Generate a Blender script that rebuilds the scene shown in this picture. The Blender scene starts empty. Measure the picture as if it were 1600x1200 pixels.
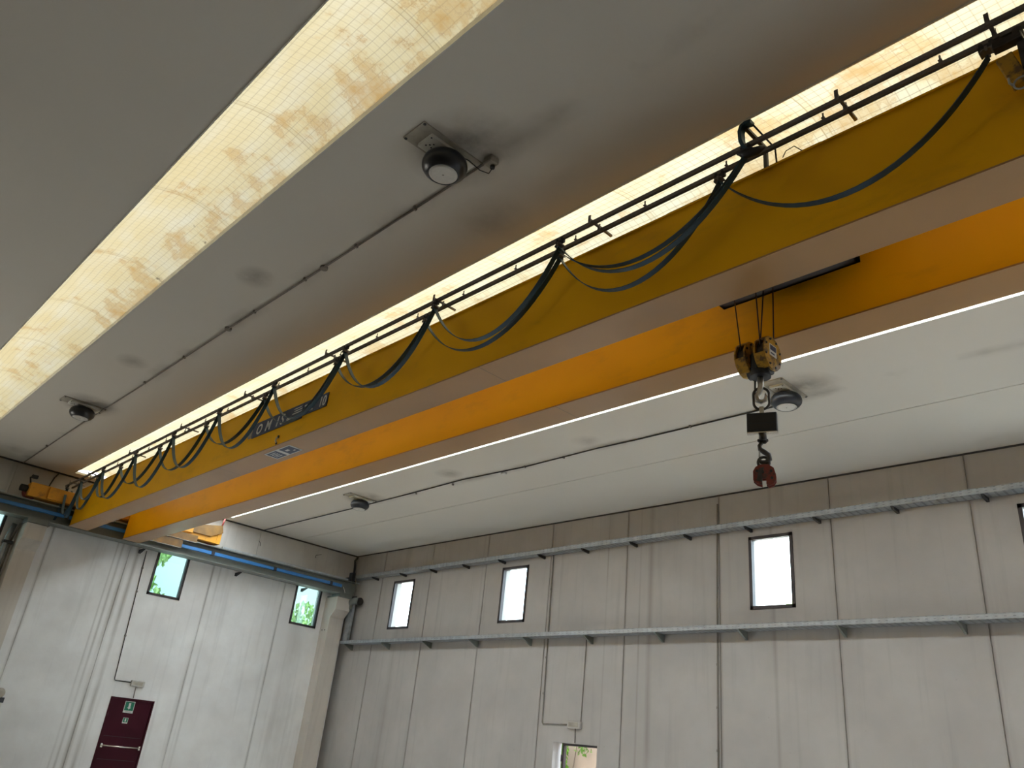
import bpy, math, random
from mathutils import Vector, Matrix, Euler
random.seed(7)
S = bpy.context.scene
COL = S.collection

# ------------------------------------------------------------------ camera
cam_d = bpy.data.cameras.new('camera')
cam = bpy.data.objects.new('camera', cam_d); COL.objects.link(cam)
Rz = lambda t: Matrix.Rotation(t, 3, 'Z')
Rx = lambda t: Matrix.Rotation(t, 3, 'X')
M3 = Rz(0.84635371) @ Rx(2.01106749) @ Rz(0.11161871)
cam.matrix_world = Matrix.Translation((0, 0, 1.65)) @ M3.to_4x4()
cam_d.sensor_width = 36.0
cam_d.lens = 1233.6 / 1600 * 36.0
cam_d.clip_start = 0.05; cam_d.clip_end = 500
S.camera = cam

# ------------------------------------------------------------------ colour management
S.view_settings.view_transform = 'Standard'
S.view_settings.look = 'None'
S.view_settings.exposure = 0.0
S.view_settings.gamma = 1.0
S.view_settings.use_curve_mapping = False
try:
    S.cycles.max_bounces = 10; S.cycles.diffuse_bounces = 7; S.cycles.glossy_bounces = 4
    S.cycles.transmission_bounces = 6; S.cycles.transparent_max_bounces = 8
    S.cycles.sample_clamp_indirect = 6.0
    S.cycles.use_denoising = True
except Exception:
    pass

# ------------------------------------------------------------------ world, sun, added daylight lamp
W = bpy.data.worlds.new('sky'); S.world = W; W.use_nodes = True
nt = W.node_tree; nt.nodes.clear()
wo = nt.nodes.new('ShaderNodeOutputWorld'); bg = nt.nodes.new('ShaderNodeBackground')
tc = nt.nodes.new('ShaderNodeTexCoord'); nz = nt.nodes.new('ShaderNodeTexNoise'); rp = nt.nodes.new('ShaderNodeValToRGB')
nz.inputs['Scale'].default_value = 3.0; nz.inputs['Detail'].default_value = 5
rp.color_ramp.elements[0].position = 0.35; rp.color_ramp.elements[0].color = (0.62, 0.80, 1.0, 1)
rp.color_ramp.elements[1].position = 0.62; rp.color_ramp.elements[1].color = (0.95, 0.98, 1.0, 1)
nt.links.new(tc.outputs['Generated'], nz.inputs['Vector']); nt.links.new(nz.outputs['Fac'], rp.inputs['Fac'])
nt.links.new(rp.outputs['Color'], bg.inputs['Color']); nt.links.new(bg.outputs['Background'], wo.inputs['Surface'])
bg.inputs['Strength'].default_value = 8.8

def sun(rot, strength, color, angle=1.0):
    d = bpy.data.lights.new('sun', 'SUN'); d.energy = strength; d.color = color; d.angle = math.radians(angle)
    o = bpy.data.objects.new('sun', d); COL.objects.link(o); o.rotation_euler = rot; return o
sun((math.radians(40), 0, math.radians(12)), 22.0, (1.0, 0.95, 0.87), 3.0)

def area(loc, rot, sx, sy, power, color):
    d = bpy.data.lights.new('added_daylight', 'AREA'); d.shape = 'RECTANGLE'; d.size = sx; d.size_y = sy
    d.energy = power; d.color = color
    o = bpy.data.objects.new('added_daylight', d); COL.objects.link(o); o.location = loc; o.rotation_euler = rot; return o
# fill lamp added at an unseen opening assumed in the left wall
area((-19.9, -2.9, 1.6), (0, math.radians(-90 + 4), 0), 3.0, 3.4, 150, (1.0, 0.91, 0.76))

# ------------------------------------------------------------------ material helpers
def new_mat(name):
    m = bpy.data.materials.new(name); m.use_nodes = True
    n = m.node_tree; b = n.nodes['Principled BSDF']; return m, n, b
def rgba(c): return (c[0], c[1], c[2], 1)
def plain(name, c, rough=0.6, metal=0.0, noise=0.12, scale=6.0, bump=0.0):
    m, n, b = new_mat(name)
    t = n.nodes.new('ShaderNodeTexCoord'); z = n.nodes.new('ShaderNodeTexNoise'); z.inputs['Scale'].default_value = scale
    z.inputs['Detail'].default_value = 4
    r = n.nodes.new('ShaderNodeValToRGB')
    r.color_ramp.elements[0].position = 0.3; r.color_ramp.elements[1].position = 0.7
    r.color_ramp.elements[0].color = rgba([v * (1 - noise) for v in c]); r.color_ramp.elements[1].color = rgba([min(1, v * (1 + noise)) for v in c])
    n.links.new(t.outputs['Object'], z.inputs['Vector']); n.links.new(z.outputs['Fac'], r.inputs['Fac'])
    n.links.new(r.outputs['Color'], b.inputs['Base Color'])
    b.inputs['Roughness'].default_value = rough; b.inputs['Metallic'].default_value = metal
    if bump:
        bp = n.nodes.new('ShaderNodeBump'); bp.inputs['Strength'].default_value = bump; bp.inputs['Distance'].default_value = 0.01
        n.links.new(z.outputs['Fac'], bp.inputs['Height']); n.links.new(bp.outputs['Normal'], b.inputs['Normal'])
    return m

class NB:
    """small node builder"""
    def __init__(s, n): s.n = n
    def node(s, t, **kw):
        x = s.n.nodes.new(t)
        for k, v in kw.items(): setattr(x, k, v)
        return x
    def link(s, a, b): s.n.links.new(a, b)
    def math(s, op, a, b=None, c=None):
        x = s.node('ShaderNodeMath', operation=op)
        for i, v in enumerate((a, b, c)):
            if v is None: continue
            if isinstance(v, (int, float)): x.inputs[i].default_value = v
            else: s.link(v, x.inputs[i])
        return x.outputs[0]
    def mix(s, f, a, b, mode='MIX'):
        x = s.node('ShaderNodeMix', data_type='RGBA', blend_type=mode)
        if isinstance(f, (int, float)): x.inputs[0].default_value = f
        else: s.link(f, x.inputs[0])
        for i, v in ((6, a), (7, b)):
            if isinstance(v, tuple): x.inputs[i].default_value = rgba(v)
            else: s.link(v, x.inputs[i])
        return x.outputs[2]
    def pos(s):
        g = s.node('ShaderNodeNewGeometry'); x = s.node('ShaderNodeSeparateXYZ'); s.link(g.outputs['Position'], x.inputs[0])
        return g.outputs['Position'], x.outputs[0], x.outputs[1], x.outputs[2]
    def noise(s, vec, scale, detail=4, sc=None, rough=0.5):
        if sc:
            mp = s.node('ShaderNodeMapping'); mp.inputs['Scale'].default_value = sc; s.link(vec, mp.inputs['Vector']); vec = mp.outputs[0]
        z = s.node('ShaderNodeTexNoise'); z.inputs['Scale'].default_value = scale; z.inputs['Detail'].default_value = detail
        z.inputs['Roughness'].default_value = rough
        s.link(vec, z.inputs['Vector']); return z.outputs['Fac']
    def ramp(s, f, p0, p1, v0=0.0, v1=1.0):
        x = s.node('ShaderNodeMapRange'); x.clamp = True
        s.link(f, x.inputs[0]); x.inputs[1].default_value = p0; x.inputs[2].default_value = p1
        x.inputs[3].default_value = v0; x.inputs[4].default_value = v1
        return x.outputs[0]

def wall_mat(name, base, dark, axis_u, streaks=()):
    m, n, b = new_mat(name); B = NB(n); P, X, Y, Z = B.pos()
    U = X if axis_u == 'X' else Y
    big = B.ramp(B.noise(P, 0.9, 4), 0.38, 0.64)
    med = B.ramp(B.noise(P, 3.5, 5), 0.4, 0.75)
    sc = (3.0, 3.0, 0.16)
    st = B.ramp(B.noise(P, 2.2, 4, sc), 0.55, 0.8)
    c = B.mix(B.math('MULTIPLY', big, 0.5), base, dark)
    c = B.mix(B.math('MULTIPLY', med, 0.22), c, dark)
    c = B.mix(B.math('MULTIPLY', st, 0.38), c, tuple(v * 0.72 for v in dark))
    # dirt runs along the panel joints
    for (u, w, s_) in streaks:
        d = B.math('ABSOLUTE', B.math('SUBTRACT', U, u))
        f = B.ramp(d, w, 0.0, 0.0, s_)
        f = B.math('MULTIPLY', f, B.ramp(B.noise(P, 1.3, 3, (2, 2, 0.5)), 0.35, 0.6, 0.35, 1.0))
        c = B.mix(f, c, (0.20, 0.175, 0.145))
    # small dark scuffs
    sp = B.ramp(B.noise(P, 9.0, 6, None, 0.7), 0.68, 0.76)
    c = B.mix(B.math('MULTIPLY', sp, 0.45), c, (0.17, 0.15, 0.13))
    n.links.new(c, b.inputs['Base Color']); b.inputs['Roughness'].default_value = 0.85
    bp = B.node('ShaderNodeBump'); bp.inputs['Strength'].default_value = 0.15; bp.inputs['Distance'].default_value = 0.01
    B.link(B.noise(P, 14, 5), bp.inputs['Height']); B.link(bp.outputs['Normal'], b.inputs['Normal'])
    return m

JR = [-18.42 + 2.115 * k for k in range(14)]         # joints, right wall
JL = [4.49 - 2.05 * k for k in range(1, 7)][::-1] + [4.49, 6.22, 8.33, 10.38]
M = {}
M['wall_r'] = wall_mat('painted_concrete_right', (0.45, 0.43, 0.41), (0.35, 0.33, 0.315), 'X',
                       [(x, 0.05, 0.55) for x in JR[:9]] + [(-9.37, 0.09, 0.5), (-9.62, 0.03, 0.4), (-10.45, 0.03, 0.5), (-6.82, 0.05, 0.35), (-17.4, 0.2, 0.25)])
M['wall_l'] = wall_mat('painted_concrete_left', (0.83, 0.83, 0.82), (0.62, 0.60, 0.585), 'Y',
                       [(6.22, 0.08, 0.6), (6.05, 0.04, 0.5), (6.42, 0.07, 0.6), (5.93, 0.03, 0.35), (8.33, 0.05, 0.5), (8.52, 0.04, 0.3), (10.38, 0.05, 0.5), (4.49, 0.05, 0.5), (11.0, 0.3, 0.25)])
M['wall_o'] = wall_mat('painted_concrete_plain', (0.50, 0.48, 0.45), (0.42, 0.40, 0.37), 'X')
M['pillar'] = wall_mat('pillar_concrete', (0.62, 0.575, 0.52), (0.5, 0.46, 0.42), 'X')
M['fascia'] = wall_mat('fascia_concrete', (0.52, 0.50, 0.47), (0.38, 0.36, 0.335), 'Y')

def ceiling_mat():
    m, n, b = new_mat('ceiling_concrete'); B = NB(n); P, X, Y, Z = B.pos()
    c = B.mix(B.math('MULTIPLY', B.ramp(B.noise(P, 0.5, 3), 0.35, 0.7), 0.35), (0.68, 0.65, 0.595), (0.62, 0.59, 0.535))
    # soot smudges around lamps and the old lamp fixings
    nz_ = B.ramp(B.noise(P, 2.6, 5, None, 0.65), 0.30, 0.62, 0.25, 1.0)
    spots = [(-4.55, 3.15, 0.62, 0.75), (-14.6, 3.15, 0.62, 0.8), (-14.65, 9.0, 0.6, 0.75), (-4.5, 9.05, 0.6, 0.75),
             (-8.15, 2.98, 0.30, 0.55), (-12.0, 2.95, 0.32, 0.45), (-18.9, 3.0, 0.4, 0.35), (-11.6, 8.9, 0.34, 0.55), (-5.1, 4.0, 0.5, 0.3), (-8.2, 9.0, 0.3, 0.35)]
    for (x, y, r, s_) in spots:
        d = B.math('SQRT', B.math('ADD', B.math('POWER', B.math('SUBTRACT', X, x), 2.0), B.math('POWER', B.math('MULTIPLY', B.math('SUBTRACT', Y, y), 1.25), 2.0)))
        f = B.math('MULTIPLY', B.ramp(d, r, r * 0.15, 0.0, s_), nz_)
        c = B.mix(f, c, (0.12, 0.105, 0.085))
    for yc in (3.37, 9.35):
        d = B.math('ABSOLUTE', B.math('SUBTRACT', Y, yc))
        f = B.math('MULTIPLY', B.ramp(d, 0.16, 0.0, 0.0, 0.5), B.ramp(B.noise(P, 1.1, 4), 0.48, 0.7))
        c = B.mix(f, c, (0.2, 0.18, 0.15))
    n.links.new(c, b.inputs['Base Color']); b.inputs['Roughness'].default_value = 0.9
    return m
M['ceiling'] = ceiling_mat()

def panel_mat(name, dirt, ymid, k, ca, cb):
    """backlit wired fibreglass roof sheet, yellowed and stained"""
    m, n, b = new_mat(name); B = NB(n); P, X, Y, Z = B.pos()
    def lines(V, step, w, wob=None):
        v = V if wob is None else B.math('ADD', V, wob)
        f = B.math('FRACT', B.math('DIVIDE', v, step))
        return B.math('LESS_THAN', B.math('ABSOLUTE', B.math('SUBTRACT', f, 0.5)), w)
    wob = B.math('MULTIPLY', B.noise(P, 1.6, 2), 0.05)
    gl = lines(Y, 0.072, 0.055, wob)
    gx = lines(X, 0.075, 0.05)
    ribs = B.ramp(B.math('SINE', B.math('MULTIPLY', X, 2 * math.pi / 0.032)), -1, 1)
    base = B.mix(B.ramp(B.noise(P, 1.1, 4), 0.3, 0.7), ca, cb)
    soft = B.ramp(B.noise(P, 2.0, 3, (0.7, 2.4, 1)), 0.45, 0.75)
    base = B.mix(B.math('MULTIPLY', soft, 0.5), base, (0.98, 0.95, 0.80))
    base = B.mix(B.math('MULTIPLY', ribs, 0.10), base, (0.62, 0.52, 0.33))
    base = B.mix(B.math('MULTIPLY', gl, 0.42 if ymid < 3 else 0.62), base, (0.42, 0.34, 0.22))
    base = B.mix(B.math('MULTIPLY', gx, 0.30 if ymid < 3 else 0.48), base, (0.46, 0.38, 0.25))
    fl = B.math('FRACT', B.math('DIVIDE', B.math('ADD', X, 3.95 + 180.0), 1.8))
    l1 = B.math('LESS_THAN', B.math('ABSOLUTE', B.math('SUBTRACT', fl, 0.006)), 0.0028)
    l2 = B.math('LESS_THAN', B.math('ABSOLUTE', B.math('SUBTRACT', fl, 0.034)), 0.0028)
    band = B.math('LESS_THAN', B.math('ABSOLUTE', B.math('SUBTRACT', fl, 0.020)), 0.014)
    base = B.mix(B.math('MULTIPLY', band, 0.22), base, (0.62, 0.50, 0.28))
    base = B.mix(B.math('MULTIPLY', B.math('ADD', l1, l2), 0.55), base, (0.50, 0.38, 0.20))
    # rusty stains, thickened to one side to imitate light fading across the sheet
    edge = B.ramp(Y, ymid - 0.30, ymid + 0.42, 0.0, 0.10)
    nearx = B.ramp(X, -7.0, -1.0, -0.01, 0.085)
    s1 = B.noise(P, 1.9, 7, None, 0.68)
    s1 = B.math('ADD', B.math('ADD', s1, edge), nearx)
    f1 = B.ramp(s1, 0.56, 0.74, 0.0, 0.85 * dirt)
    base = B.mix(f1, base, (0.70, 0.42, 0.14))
    ring = B.ramp(B.math('ABSOLUTE', B.math('SUBTRACT', s1, 0.63)), 0.012, 0.0, 0.0, 0.55 * dirt)
    base = B.mix(ring, base, (0.55, 0.34, 0.15))
    s2 = B.math('ADD', B.noise(P, 7.0, 8, None, 0.75), B.math('MULTIPLY', edge, 0.6))
    s2m = B.math('MULTIPLY', B.ramp(s2, 0.66, 0.73, 0.0, 0.8 * dirt), B.ramp(B.noise(P, 0.9, 2), 0.47, 0.57))
    base = B.mix(s2m, base, (0.20, 0.15, 0.10))
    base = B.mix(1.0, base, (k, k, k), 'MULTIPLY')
    tr = B.node('ShaderNodeBsdfTranslucent'); df = B.node('ShaderNodeBsdfDiffuse'); mx = B.node('ShaderNodeMixShader')
    B.link(base, tr.inputs['Color']); df.inputs['Color'].default_value = (0.5, 0.46, 0.36, 1)
    mx.inputs[0].default_value = 0.12
    B.link(tr.outputs[0], mx.inputs[1]); B.link(df.outputs[0], mx.inputs[2])
    out = n.nodes['Material Output']; n.links.new(mx.outputs[0], out.inputs['Surface']); n.nodes.remove(b)
    return m
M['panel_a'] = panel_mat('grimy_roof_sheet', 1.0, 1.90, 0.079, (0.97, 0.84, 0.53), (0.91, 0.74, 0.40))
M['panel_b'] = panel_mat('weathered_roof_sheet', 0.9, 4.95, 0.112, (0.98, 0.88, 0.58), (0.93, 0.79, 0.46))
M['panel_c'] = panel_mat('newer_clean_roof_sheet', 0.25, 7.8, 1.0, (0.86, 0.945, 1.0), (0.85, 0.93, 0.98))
M['panel_lap'] = plain('sheet_lap', (0.62, 0.54, 0.36), 0.7)

def girder_mat():
    m, n, b = new_mat('crane_yellow_paint'); B = NB(n); P, X, Y, Z = B.pos()
    c = B.mix(B.ramp(B.noise(P, 0.8, 4), 0.3, 0.7), (0.90, 0.47, 0.003), (0.81, 0.41, 0.002))
    c = B.mix(B.math('MULTIPLY', B.ramp(B.noise(P, 2.5, 6, (0.6, 1, 1.6), 0.65), 0.55, 0.8), 0.35), c, (0.38, 0.20, 0.03))
    n.links.new(c, b.inputs['Base Color']); b.inputs['Roughness'].default_value = 0.42; b.inputs['Specular IOR Level'].default_value = 0.12
    return m
M['yellow'] = girder_mat()
M['flange_brown'] = plain('brown_flange_paint', (0.38, 0.205, 0.07), 0.33, 0, 0.12, 0.7)  # bottom plates browner and darker than the web paint
def galv_slotted():
    m = plain('slotted_galvanised_steel', (0.36, 0.385, 0.41), 0.42, 0.45, 0.18, 9)
    n = m.node_tree; B = NB(n); P, X, Y, Z = B.pos(); b = n.nodes['Principled BSDF']
    old = b.inputs['Base Color'].links[0].from_socket
    fx = B.math('LESS_THAN', B.math('FRACT', B.math('MULTIPLY', B.math('ADD', X, 40.0), 9.0)), 0.3)
    fz = B.math('LESS_THAN', B.math('ABSOLUTE', B.math('SUBTRACT', B.math('FRACT', B.math('MULTIPLY', Z, 25.0)), 0.5)), 0.14)
    f = B.math('MULTIPLY', B.math('MULTIPLY', fx, fz), 0.4)
    n.links.new(B.mix(f, old, (0.03, 0.03, 0.03)), b.inputs['Base Color']); return m
M['galv_slotted'] = galv_slotted()
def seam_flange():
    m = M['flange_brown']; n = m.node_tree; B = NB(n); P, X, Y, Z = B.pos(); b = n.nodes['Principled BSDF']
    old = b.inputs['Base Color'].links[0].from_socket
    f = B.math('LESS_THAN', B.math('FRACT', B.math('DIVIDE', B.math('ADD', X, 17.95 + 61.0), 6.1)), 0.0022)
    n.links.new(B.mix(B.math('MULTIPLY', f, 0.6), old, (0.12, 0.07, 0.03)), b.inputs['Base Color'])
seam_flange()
M['bracket_shade_brown'] = plain('shade_dark_orange_paint', (0.17, 0.085, 0.012), 0.5, 0, 0.3, 6)  # bracket colour darkened to stand in for shade at the crane end
def worn(name, c, c2, rough=0.55, metal=0.0, lo=0.52, hi=0.6, scale=14):
    m, n, b = new_mat(name); B = NB(n)
    t = B.node('ShaderNodeTexCoord')
    f = B.ramp(B.noise(t.outputs['Object'], scale, 6, None, 0.7), lo, hi)
    n.links.new(B.mix(f, c, c2), b.inputs['Base Color']); b.inputs['Roughness'].default_value = rough; b.inputs['Metallic'].default_value = metal
    return m
M['yellow_worn'] = worn('worn_yellow_paint', (0.50, 0.27, 0.02), (0.13, 0.075, 0.025), 0.5, 0, 0.46, 0.6)
M['truck_yellow'] = worn('truck_orange_paint', (0.70, 0.32, 0.02), (0.30, 0.14, 0.03), 0.5, 0, 0.55, 0.75, 5)
M['red_worn'] = worn('worn_red_paint', (0.26, 0.045, 0.035), (0.07, 0.035, 0.032), 0.5, 0, 0.5, 0.62, 22)
M['runway'] = plain('grey_green_steel_paint', (0.16, 0.175, 0.16), 0.45, 0.0, 0.15, 3)
M['galv'] = plain('galvanised_steel', (0.36, 0.385, 0.41), 0.42, 0.45, 0.18, 9)
M['galv_rail'] = plain('dull_rail_steel', (0.17, 0.155, 0.15), 0.55, 0.3, 0.15, 9)
M['black'] = plain('black_steel', (0.016, 0.018, 0.024), 0.5, 0.0, 0.2, 9)
M['lamp_black'] = plain('black_lamp_housing', (0.012, 0.014, 0.02), 0.32, 0.0, 0.15, 6)
M['rubber'] = plain('dark_rubber', (0.03, 0.028, 0.028), 0.7)
M['dark_gap'] = plain('dark_sealant', (0.045, 0.04, 0.037), 0.9)
M['ribbon'] = plain('blue_flat_cable', (0.014, 0.055, 0.09), 0.5, 0.0, 0.25, 4)
M['blue'] = plain('blue_conductor_cover', (0.03, 0.16, 0.42), 0.4, 0.0, 0.15, 4)
M['sign_blue'] = plain('sign_navy', (0.012, 0.03, 0.085), 0.45)
M['sign_white'] = plain('sign_white', (0.62, 0.62, 0.60), 0.5, 0, 0.05)
M['frame'] = plain('dark_brown_frame', (0.030, 0.020, 0.022), 0.45)
M['door_red'] = plain('dark_red_door_paint', (0.042, 0.003, 0.010), 0.5, 0, 0.15, 2)
M['door_red'].node_tree.nodes['Principled BSDF'].inputs['Specular IOR Level'].default_value = 0.15
M['chrome'] = plain('bright_bar_metal', (0.75, 0.70, 0.64), 0.25, 0.8, 0.05)
M['steel'] = plain('bare_steel', (0.42, 0.40, 0.37), 0.35, 0.8, 0.2, 20)
M['dark_steel'] = plain('oily_steel', (0.06, 0.055, 0.055), 0.42, 0.5, 0.3, 20)
M['green'] = plain('exit_green', (0.0, 0.16, 0.085), 0.5, 0, 0.05)
M['plastic_white'] = plain('off_white_plastic', (0.42, 0.40, 0.37), 0.5, 0, 0.06)
M['conduit'] = plain('grey_conduit', (0.22, 0.20, 0.175), 0.6, 0, 0.15)
M['plate_old'] = plain('dusty_backing_plate', (0.36, 0.33, 0.275), 0.8, 0, 0.2, 8)
M['plate_new'] = plain('lamp_plate', (0.70, 0.69, 0.63), 0.55, 0, 0.08)
M['lens'] = plain('unlit_lens', (0.62, 0.60, 0.56), 0.35, 0, 0.05, 30)
M['rope'] = plain('rope_steel', (0.05, 0.025, 0.02), 0.6)
def floor_mat():
    m, n, b = new_mat('concrete_floor'); B = NB(n); P, X, Y, Z = B.pos()
    f = B.math('GREATER_THAN', Y, 6.4)
    c = B.mix(f, (0.12, 0.105, 0.088), (0.80, 0.80, 0.79))  # unseen floor, dark and pale parts chosen to steer the bounce light
    c = B.mix(B.math('MULTIPLY', B.ramp(B.noise(P, 0.8, 4), 0.4, 0.7), 0.1), c, (0.45, 0.44, 0.42))
    n.links.new(c, b.inputs['Base Color']); b.inputs['Roughness'].default_value = 0.5
    return m
M['floor'] = floor_mat()
M['rear_wall'] = plain('dark_rear_wall', (0.22, 0.21, 0.19), 0.85, 0, 0.15, 0.8)  # unseen wall kept dark to cut bounce light behind the camera
M['ground'] = plain('outside_paving', (0.55, 0.52, 0.46), 0.9, 0, 0.1, 0.5)
M['out_wall'] = plain('sunlit_beige_wall', (0.36, 0.27, 0.20), 0.9, 0, 0.1, 1.2)
M['leaf'] = plain('leaf', (0.10, 0.22, 0.01), 0.6, 0, 0.4, 2)
M['leaf_b'] = plain('tree_leaf', (0.42, 0.60, 0.25), 0.6, 0, 0.4, 2)
M['bark'] = plain('bark', (0.14, 0.10, 0.07), 0.9)
M['copper'] = plain('copper_lug', (0.45, 0.16, 0.08), 0.5, 0.6)

def glass(name, tint, gloss=0.06):
    m, n, b = new_mat(name); B = NB(n)
    tr = B.node('ShaderNodeBsdfTransparent'); tr.inputs[0].default_value = rgba(tint)
    gl = B.node('ShaderNodeBsdfGlossy'); gl.inputs['Roughness'].default_value = 0.05
    mx = B.node('ShaderNodeMixShader'); mx.inputs[0].default_value = gloss
    B.link(tr.outputs[0], mx.inputs[1]); B.link(gl.outputs[0], mx.inputs[2])
    n.links.new(mx.outputs[0], n.nodes['Material Output'].inputs['Surface']); n.nodes.remove(b); return m
M['glass_clear'] = glass('clear_pane', (0.95, 1.0, 1.0))
M['glass_teal'] = glass('tinted_pane', (0.33, 0.40, 0.385))

# ------------------------------------------------------------------ mesh builder
class MB:
    def __init__(s): s.v = []; s.f = []; s.smooth = []
    def quad(s, a, b, c, d):
        i = len(s.v); s.v += [tuple(a), tuple(b), tuple(c), tuple(d)]; s.f.append((i, i + 1, i + 2, i + 3)); s.smooth.append(False)
        return s
    def box(s, x0, x1, y0, y1, z0, z1, mat=None):
        i = len(s.v)
        P = [(x0, y0, z0), (x1, y0, z0), (x1, y1, z0), (x0, y1, z0), (x0, y0, z1), (x1, y0, z1), (x1, y1, z1), (x0, y1, z1)]
        if mat is not None: P = [tuple(mat @ Vector(p)) for p in P]
        s.v += P
        for q in ((0, 3, 2, 1), (4, 5, 6, 7), (0, 1, 5, 4), (1, 2, 6, 5), (2, 3, 7, 6), (3, 0, 4, 7)):
            s.f.append(tuple(i + k for k in q)); s.smooth.append(False)
        return s
    def bbox(s, x0, x1, y0, y1, z0, z1, r=0.01, mat=None):
        """box with chamfered edges (all 12)"""
        import itertools
        i = len(s.v); P = []
        cx, cy, cz = (x0 + x1) / 2, (y0 + y1) / 2, (z0 + z1) / 2
        hx, hy, hz = (x1 - x0) / 2, (y1 - y0) / 2, (z1 - z0) / 2
        idx = {}
        for sx, sy, sz in itertools.product((-1, 1), repeat=3):
            for a in range(3):
                h = [hx - r, hy - r, hz - r]; h[a] = (hx, hy, hz)[a]
                idx[(sx, sy, sz, a)] = len(P)
                P.append((cx + sx * h[0], cy + sy * h[1], cz + sz * h[2]))
        if mat is not None: P = [tuple(mat @ Vector(p)) for p in P]
        s.v += P
        F = []
        for a in range(3):
            b_, c_ = (a + 1) % 3, (a + 2) % 3
            for sa in (-1, 1):
                q = []
                for sb, sc in ((-1, -1), (1, -1), (1, 1), (-1, 1)):
                    k = [0, 0, 0]; k[a] = sa; k[b_] = sb; k[c_] = sc; q.append(idx[(k[0], k[1], k[2], a)])
                F.append(q if sa > 0 else q[::-1])
            # edges running along axis a
            for sb, sc in itertools.product((-1, 1), repeat=2):
                k0 = [0, 0, 0]; k0[a] = -1; k0[b_] = sb; k0[c_] = sc; k1 = list(k0); k1[a] = 1
                q = [idx[(*k0, b_)], idx[(*k1, b_)], idx[(*k1, c_)], idx[(*k0, c_)]]
                F.append(q if sb * sc < 0 else q[::-1])
        for sx, sy, sz in itertools.product((-1, 1), repeat=3):
            q = [idx[(sx, sy, sz, 0)], idx[(sx, sy, sz, 1)], idx[(sx, sy, sz, 2)]]
            F.append(q if sx * sy * sz > 0 else q[::-1])
        for q in F: s.f.append(tuple(i + k for k in q)); s.smooth.append(False)
        return s
    def tube(s, pts, r, n=10, closed=False, cap=True, smooth=True):
        pts = [Vector(p) for p in pts]; N = len(pts)
        rs = r if isinstance(r, (list, tuple)) else [r] * N
        i0 = len(s.v); prev = None
        for k in range(N):
            if closed: t = pts[(k + 1) % N] - pts[k - 1]
            else: t = pts[min(k + 1, N - 1)] - pts[max(k - 1, 0)]
            t.normalize()
            if prev is None:
                ref = Vector((0, 0, 1)) if abs(t.z) < 0.9 else Vector((1, 0, 0))
                u = t.cross(ref).normalized()
            else:
                u = prev - t * prev.dot(t)
                u = u.normalized() if u.length > 1e-6 else t.orthogonal().normalized()
            prev = u; w = t.cross(u)
            for j in range(n):
                a = 2 * math.pi * j / n
                s.v.append(tuple(pts[k] + (u * math.cos(a) + w * math.sin(a)) * rs[k]))
        for k in range(N if closed else N - 1):
            for j in range(n):
                a = i0 + k * n + j; b = i0 + k * n + (j + 1) % n
                c = i0 + ((k + 1) % N) * n + (j + 1) % n; d = i0 + ((k + 1) % N) * n + j
                s.f.append((a, b, c, d)); s.smooth.append(smooth)
        if cap and not closed:
            s.f.append(tuple(i0 + j for j in range(n))[::-1]); s.smooth.append(False)
            s.f.append(tuple(i0 + (N - 1) * n + j for j in range(n))); s.smooth.append(False)
        return s
    def lathe(s, prof, c, axis='Z', n=32, smooth=True, caps=True):
        """prof: list of (radius, height)"""
        i0 = len(s.v)
        def P(r, h, a):
            x, y = r * math.cos(a), r * math.sin(a)
            if axis == 'Z': return (c[0] + x, c[1] + y, c[2] + h)
            if axis == 'X': return (c[0] + h, c[1] + x, c[2] + y)
            return (c[0] + x, c[1] + h, c[2] + y)
        for (r, h) in prof:
            for j in range(n): s.v.append(P(r, h, 2 * math.pi * j / n))
        for k in range(len(prof) - 1):
            for j in range(n):
                s.f.append((i0 + k * n + j, i0 + k * n + (j + 1) % n, i0 + (k + 1) * n + (j + 1) % n, i0 + (k + 1) * n + j)); s.smooth.append(smooth)
        if caps:
            s.f.append(tuple(i0 + j for j in range(n))[::-1]); s.smooth.append(False)
            s.f.append(tuple(i0 + (len(prof) - 1) * n + j for j in range(n))); s.smooth.append(False)
        return s
    def prism(s, poly, a0, a1, axis='Y', mat=None):
        """poly in the plane normal to axis: axis Y -> (x,z); X -> (y,z); Z -> (x,y)"""
        i = len(s.v); n = len(poly)
        for a in (a0, a1):
            for (p, q) in poly:
                v = {'Y': (p, a, q), 'X': (a, p, q), 'Z': (p, q, a)}[axis]
                s.v.append(tuple(mat @ Vector(v)) if mat is not None else v)
        s.f.append(tuple(range(i, i + n))); s.f.append(tuple(range(i + n, i + 2 * n))[::-1]); s.smooth += [False, False]
        for k in range(n):
            s.f.append((i + k, i + n + k, i + n + (k + 1) % n, i + (k + 1) % n)); s.smooth.append(False)
        return s
    def ribbon(s, pts, yc, w, t):
        """flat cable: path in XZ, width along Y"""
        i0 = len(s.v); N = len(pts)
        for k, (x, z) in enumerate(pts):
            a = pts[max(k - 1, 0)]; b = pts[min(k + 1, N - 1)]
            d = Vector((b[0] - a[0], 0, b[1] - a[1])).normalized(); nx, nz_ = -d.z, d.x
            for (sy, sn) in ((-1, -1), (1, -1), (1, 1), (-1, 1)):
                s.v.append((x + nx * sn * t / 2, yc + sy * w / 2, z + nz_ * sn * t / 2))
        for k in range(N - 1):
            for j in range(4):
                s.f.append((i0 + 4 * k + j, i0 + 4 * k + (j + 1) % 4, i0 + 4 * k + 4 + (j + 1) % 4, i0 + 4 * k + 4 + j)); s.smooth.append(False)
        s.f.append((i0, i0 + 3, i0 + 2, i0 + 1)); e = i0 + 4 * (N - 1); s.f.append((e, e + 1, e + 2, e + 3)); s.smooth += [False, False]
        return s
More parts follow.
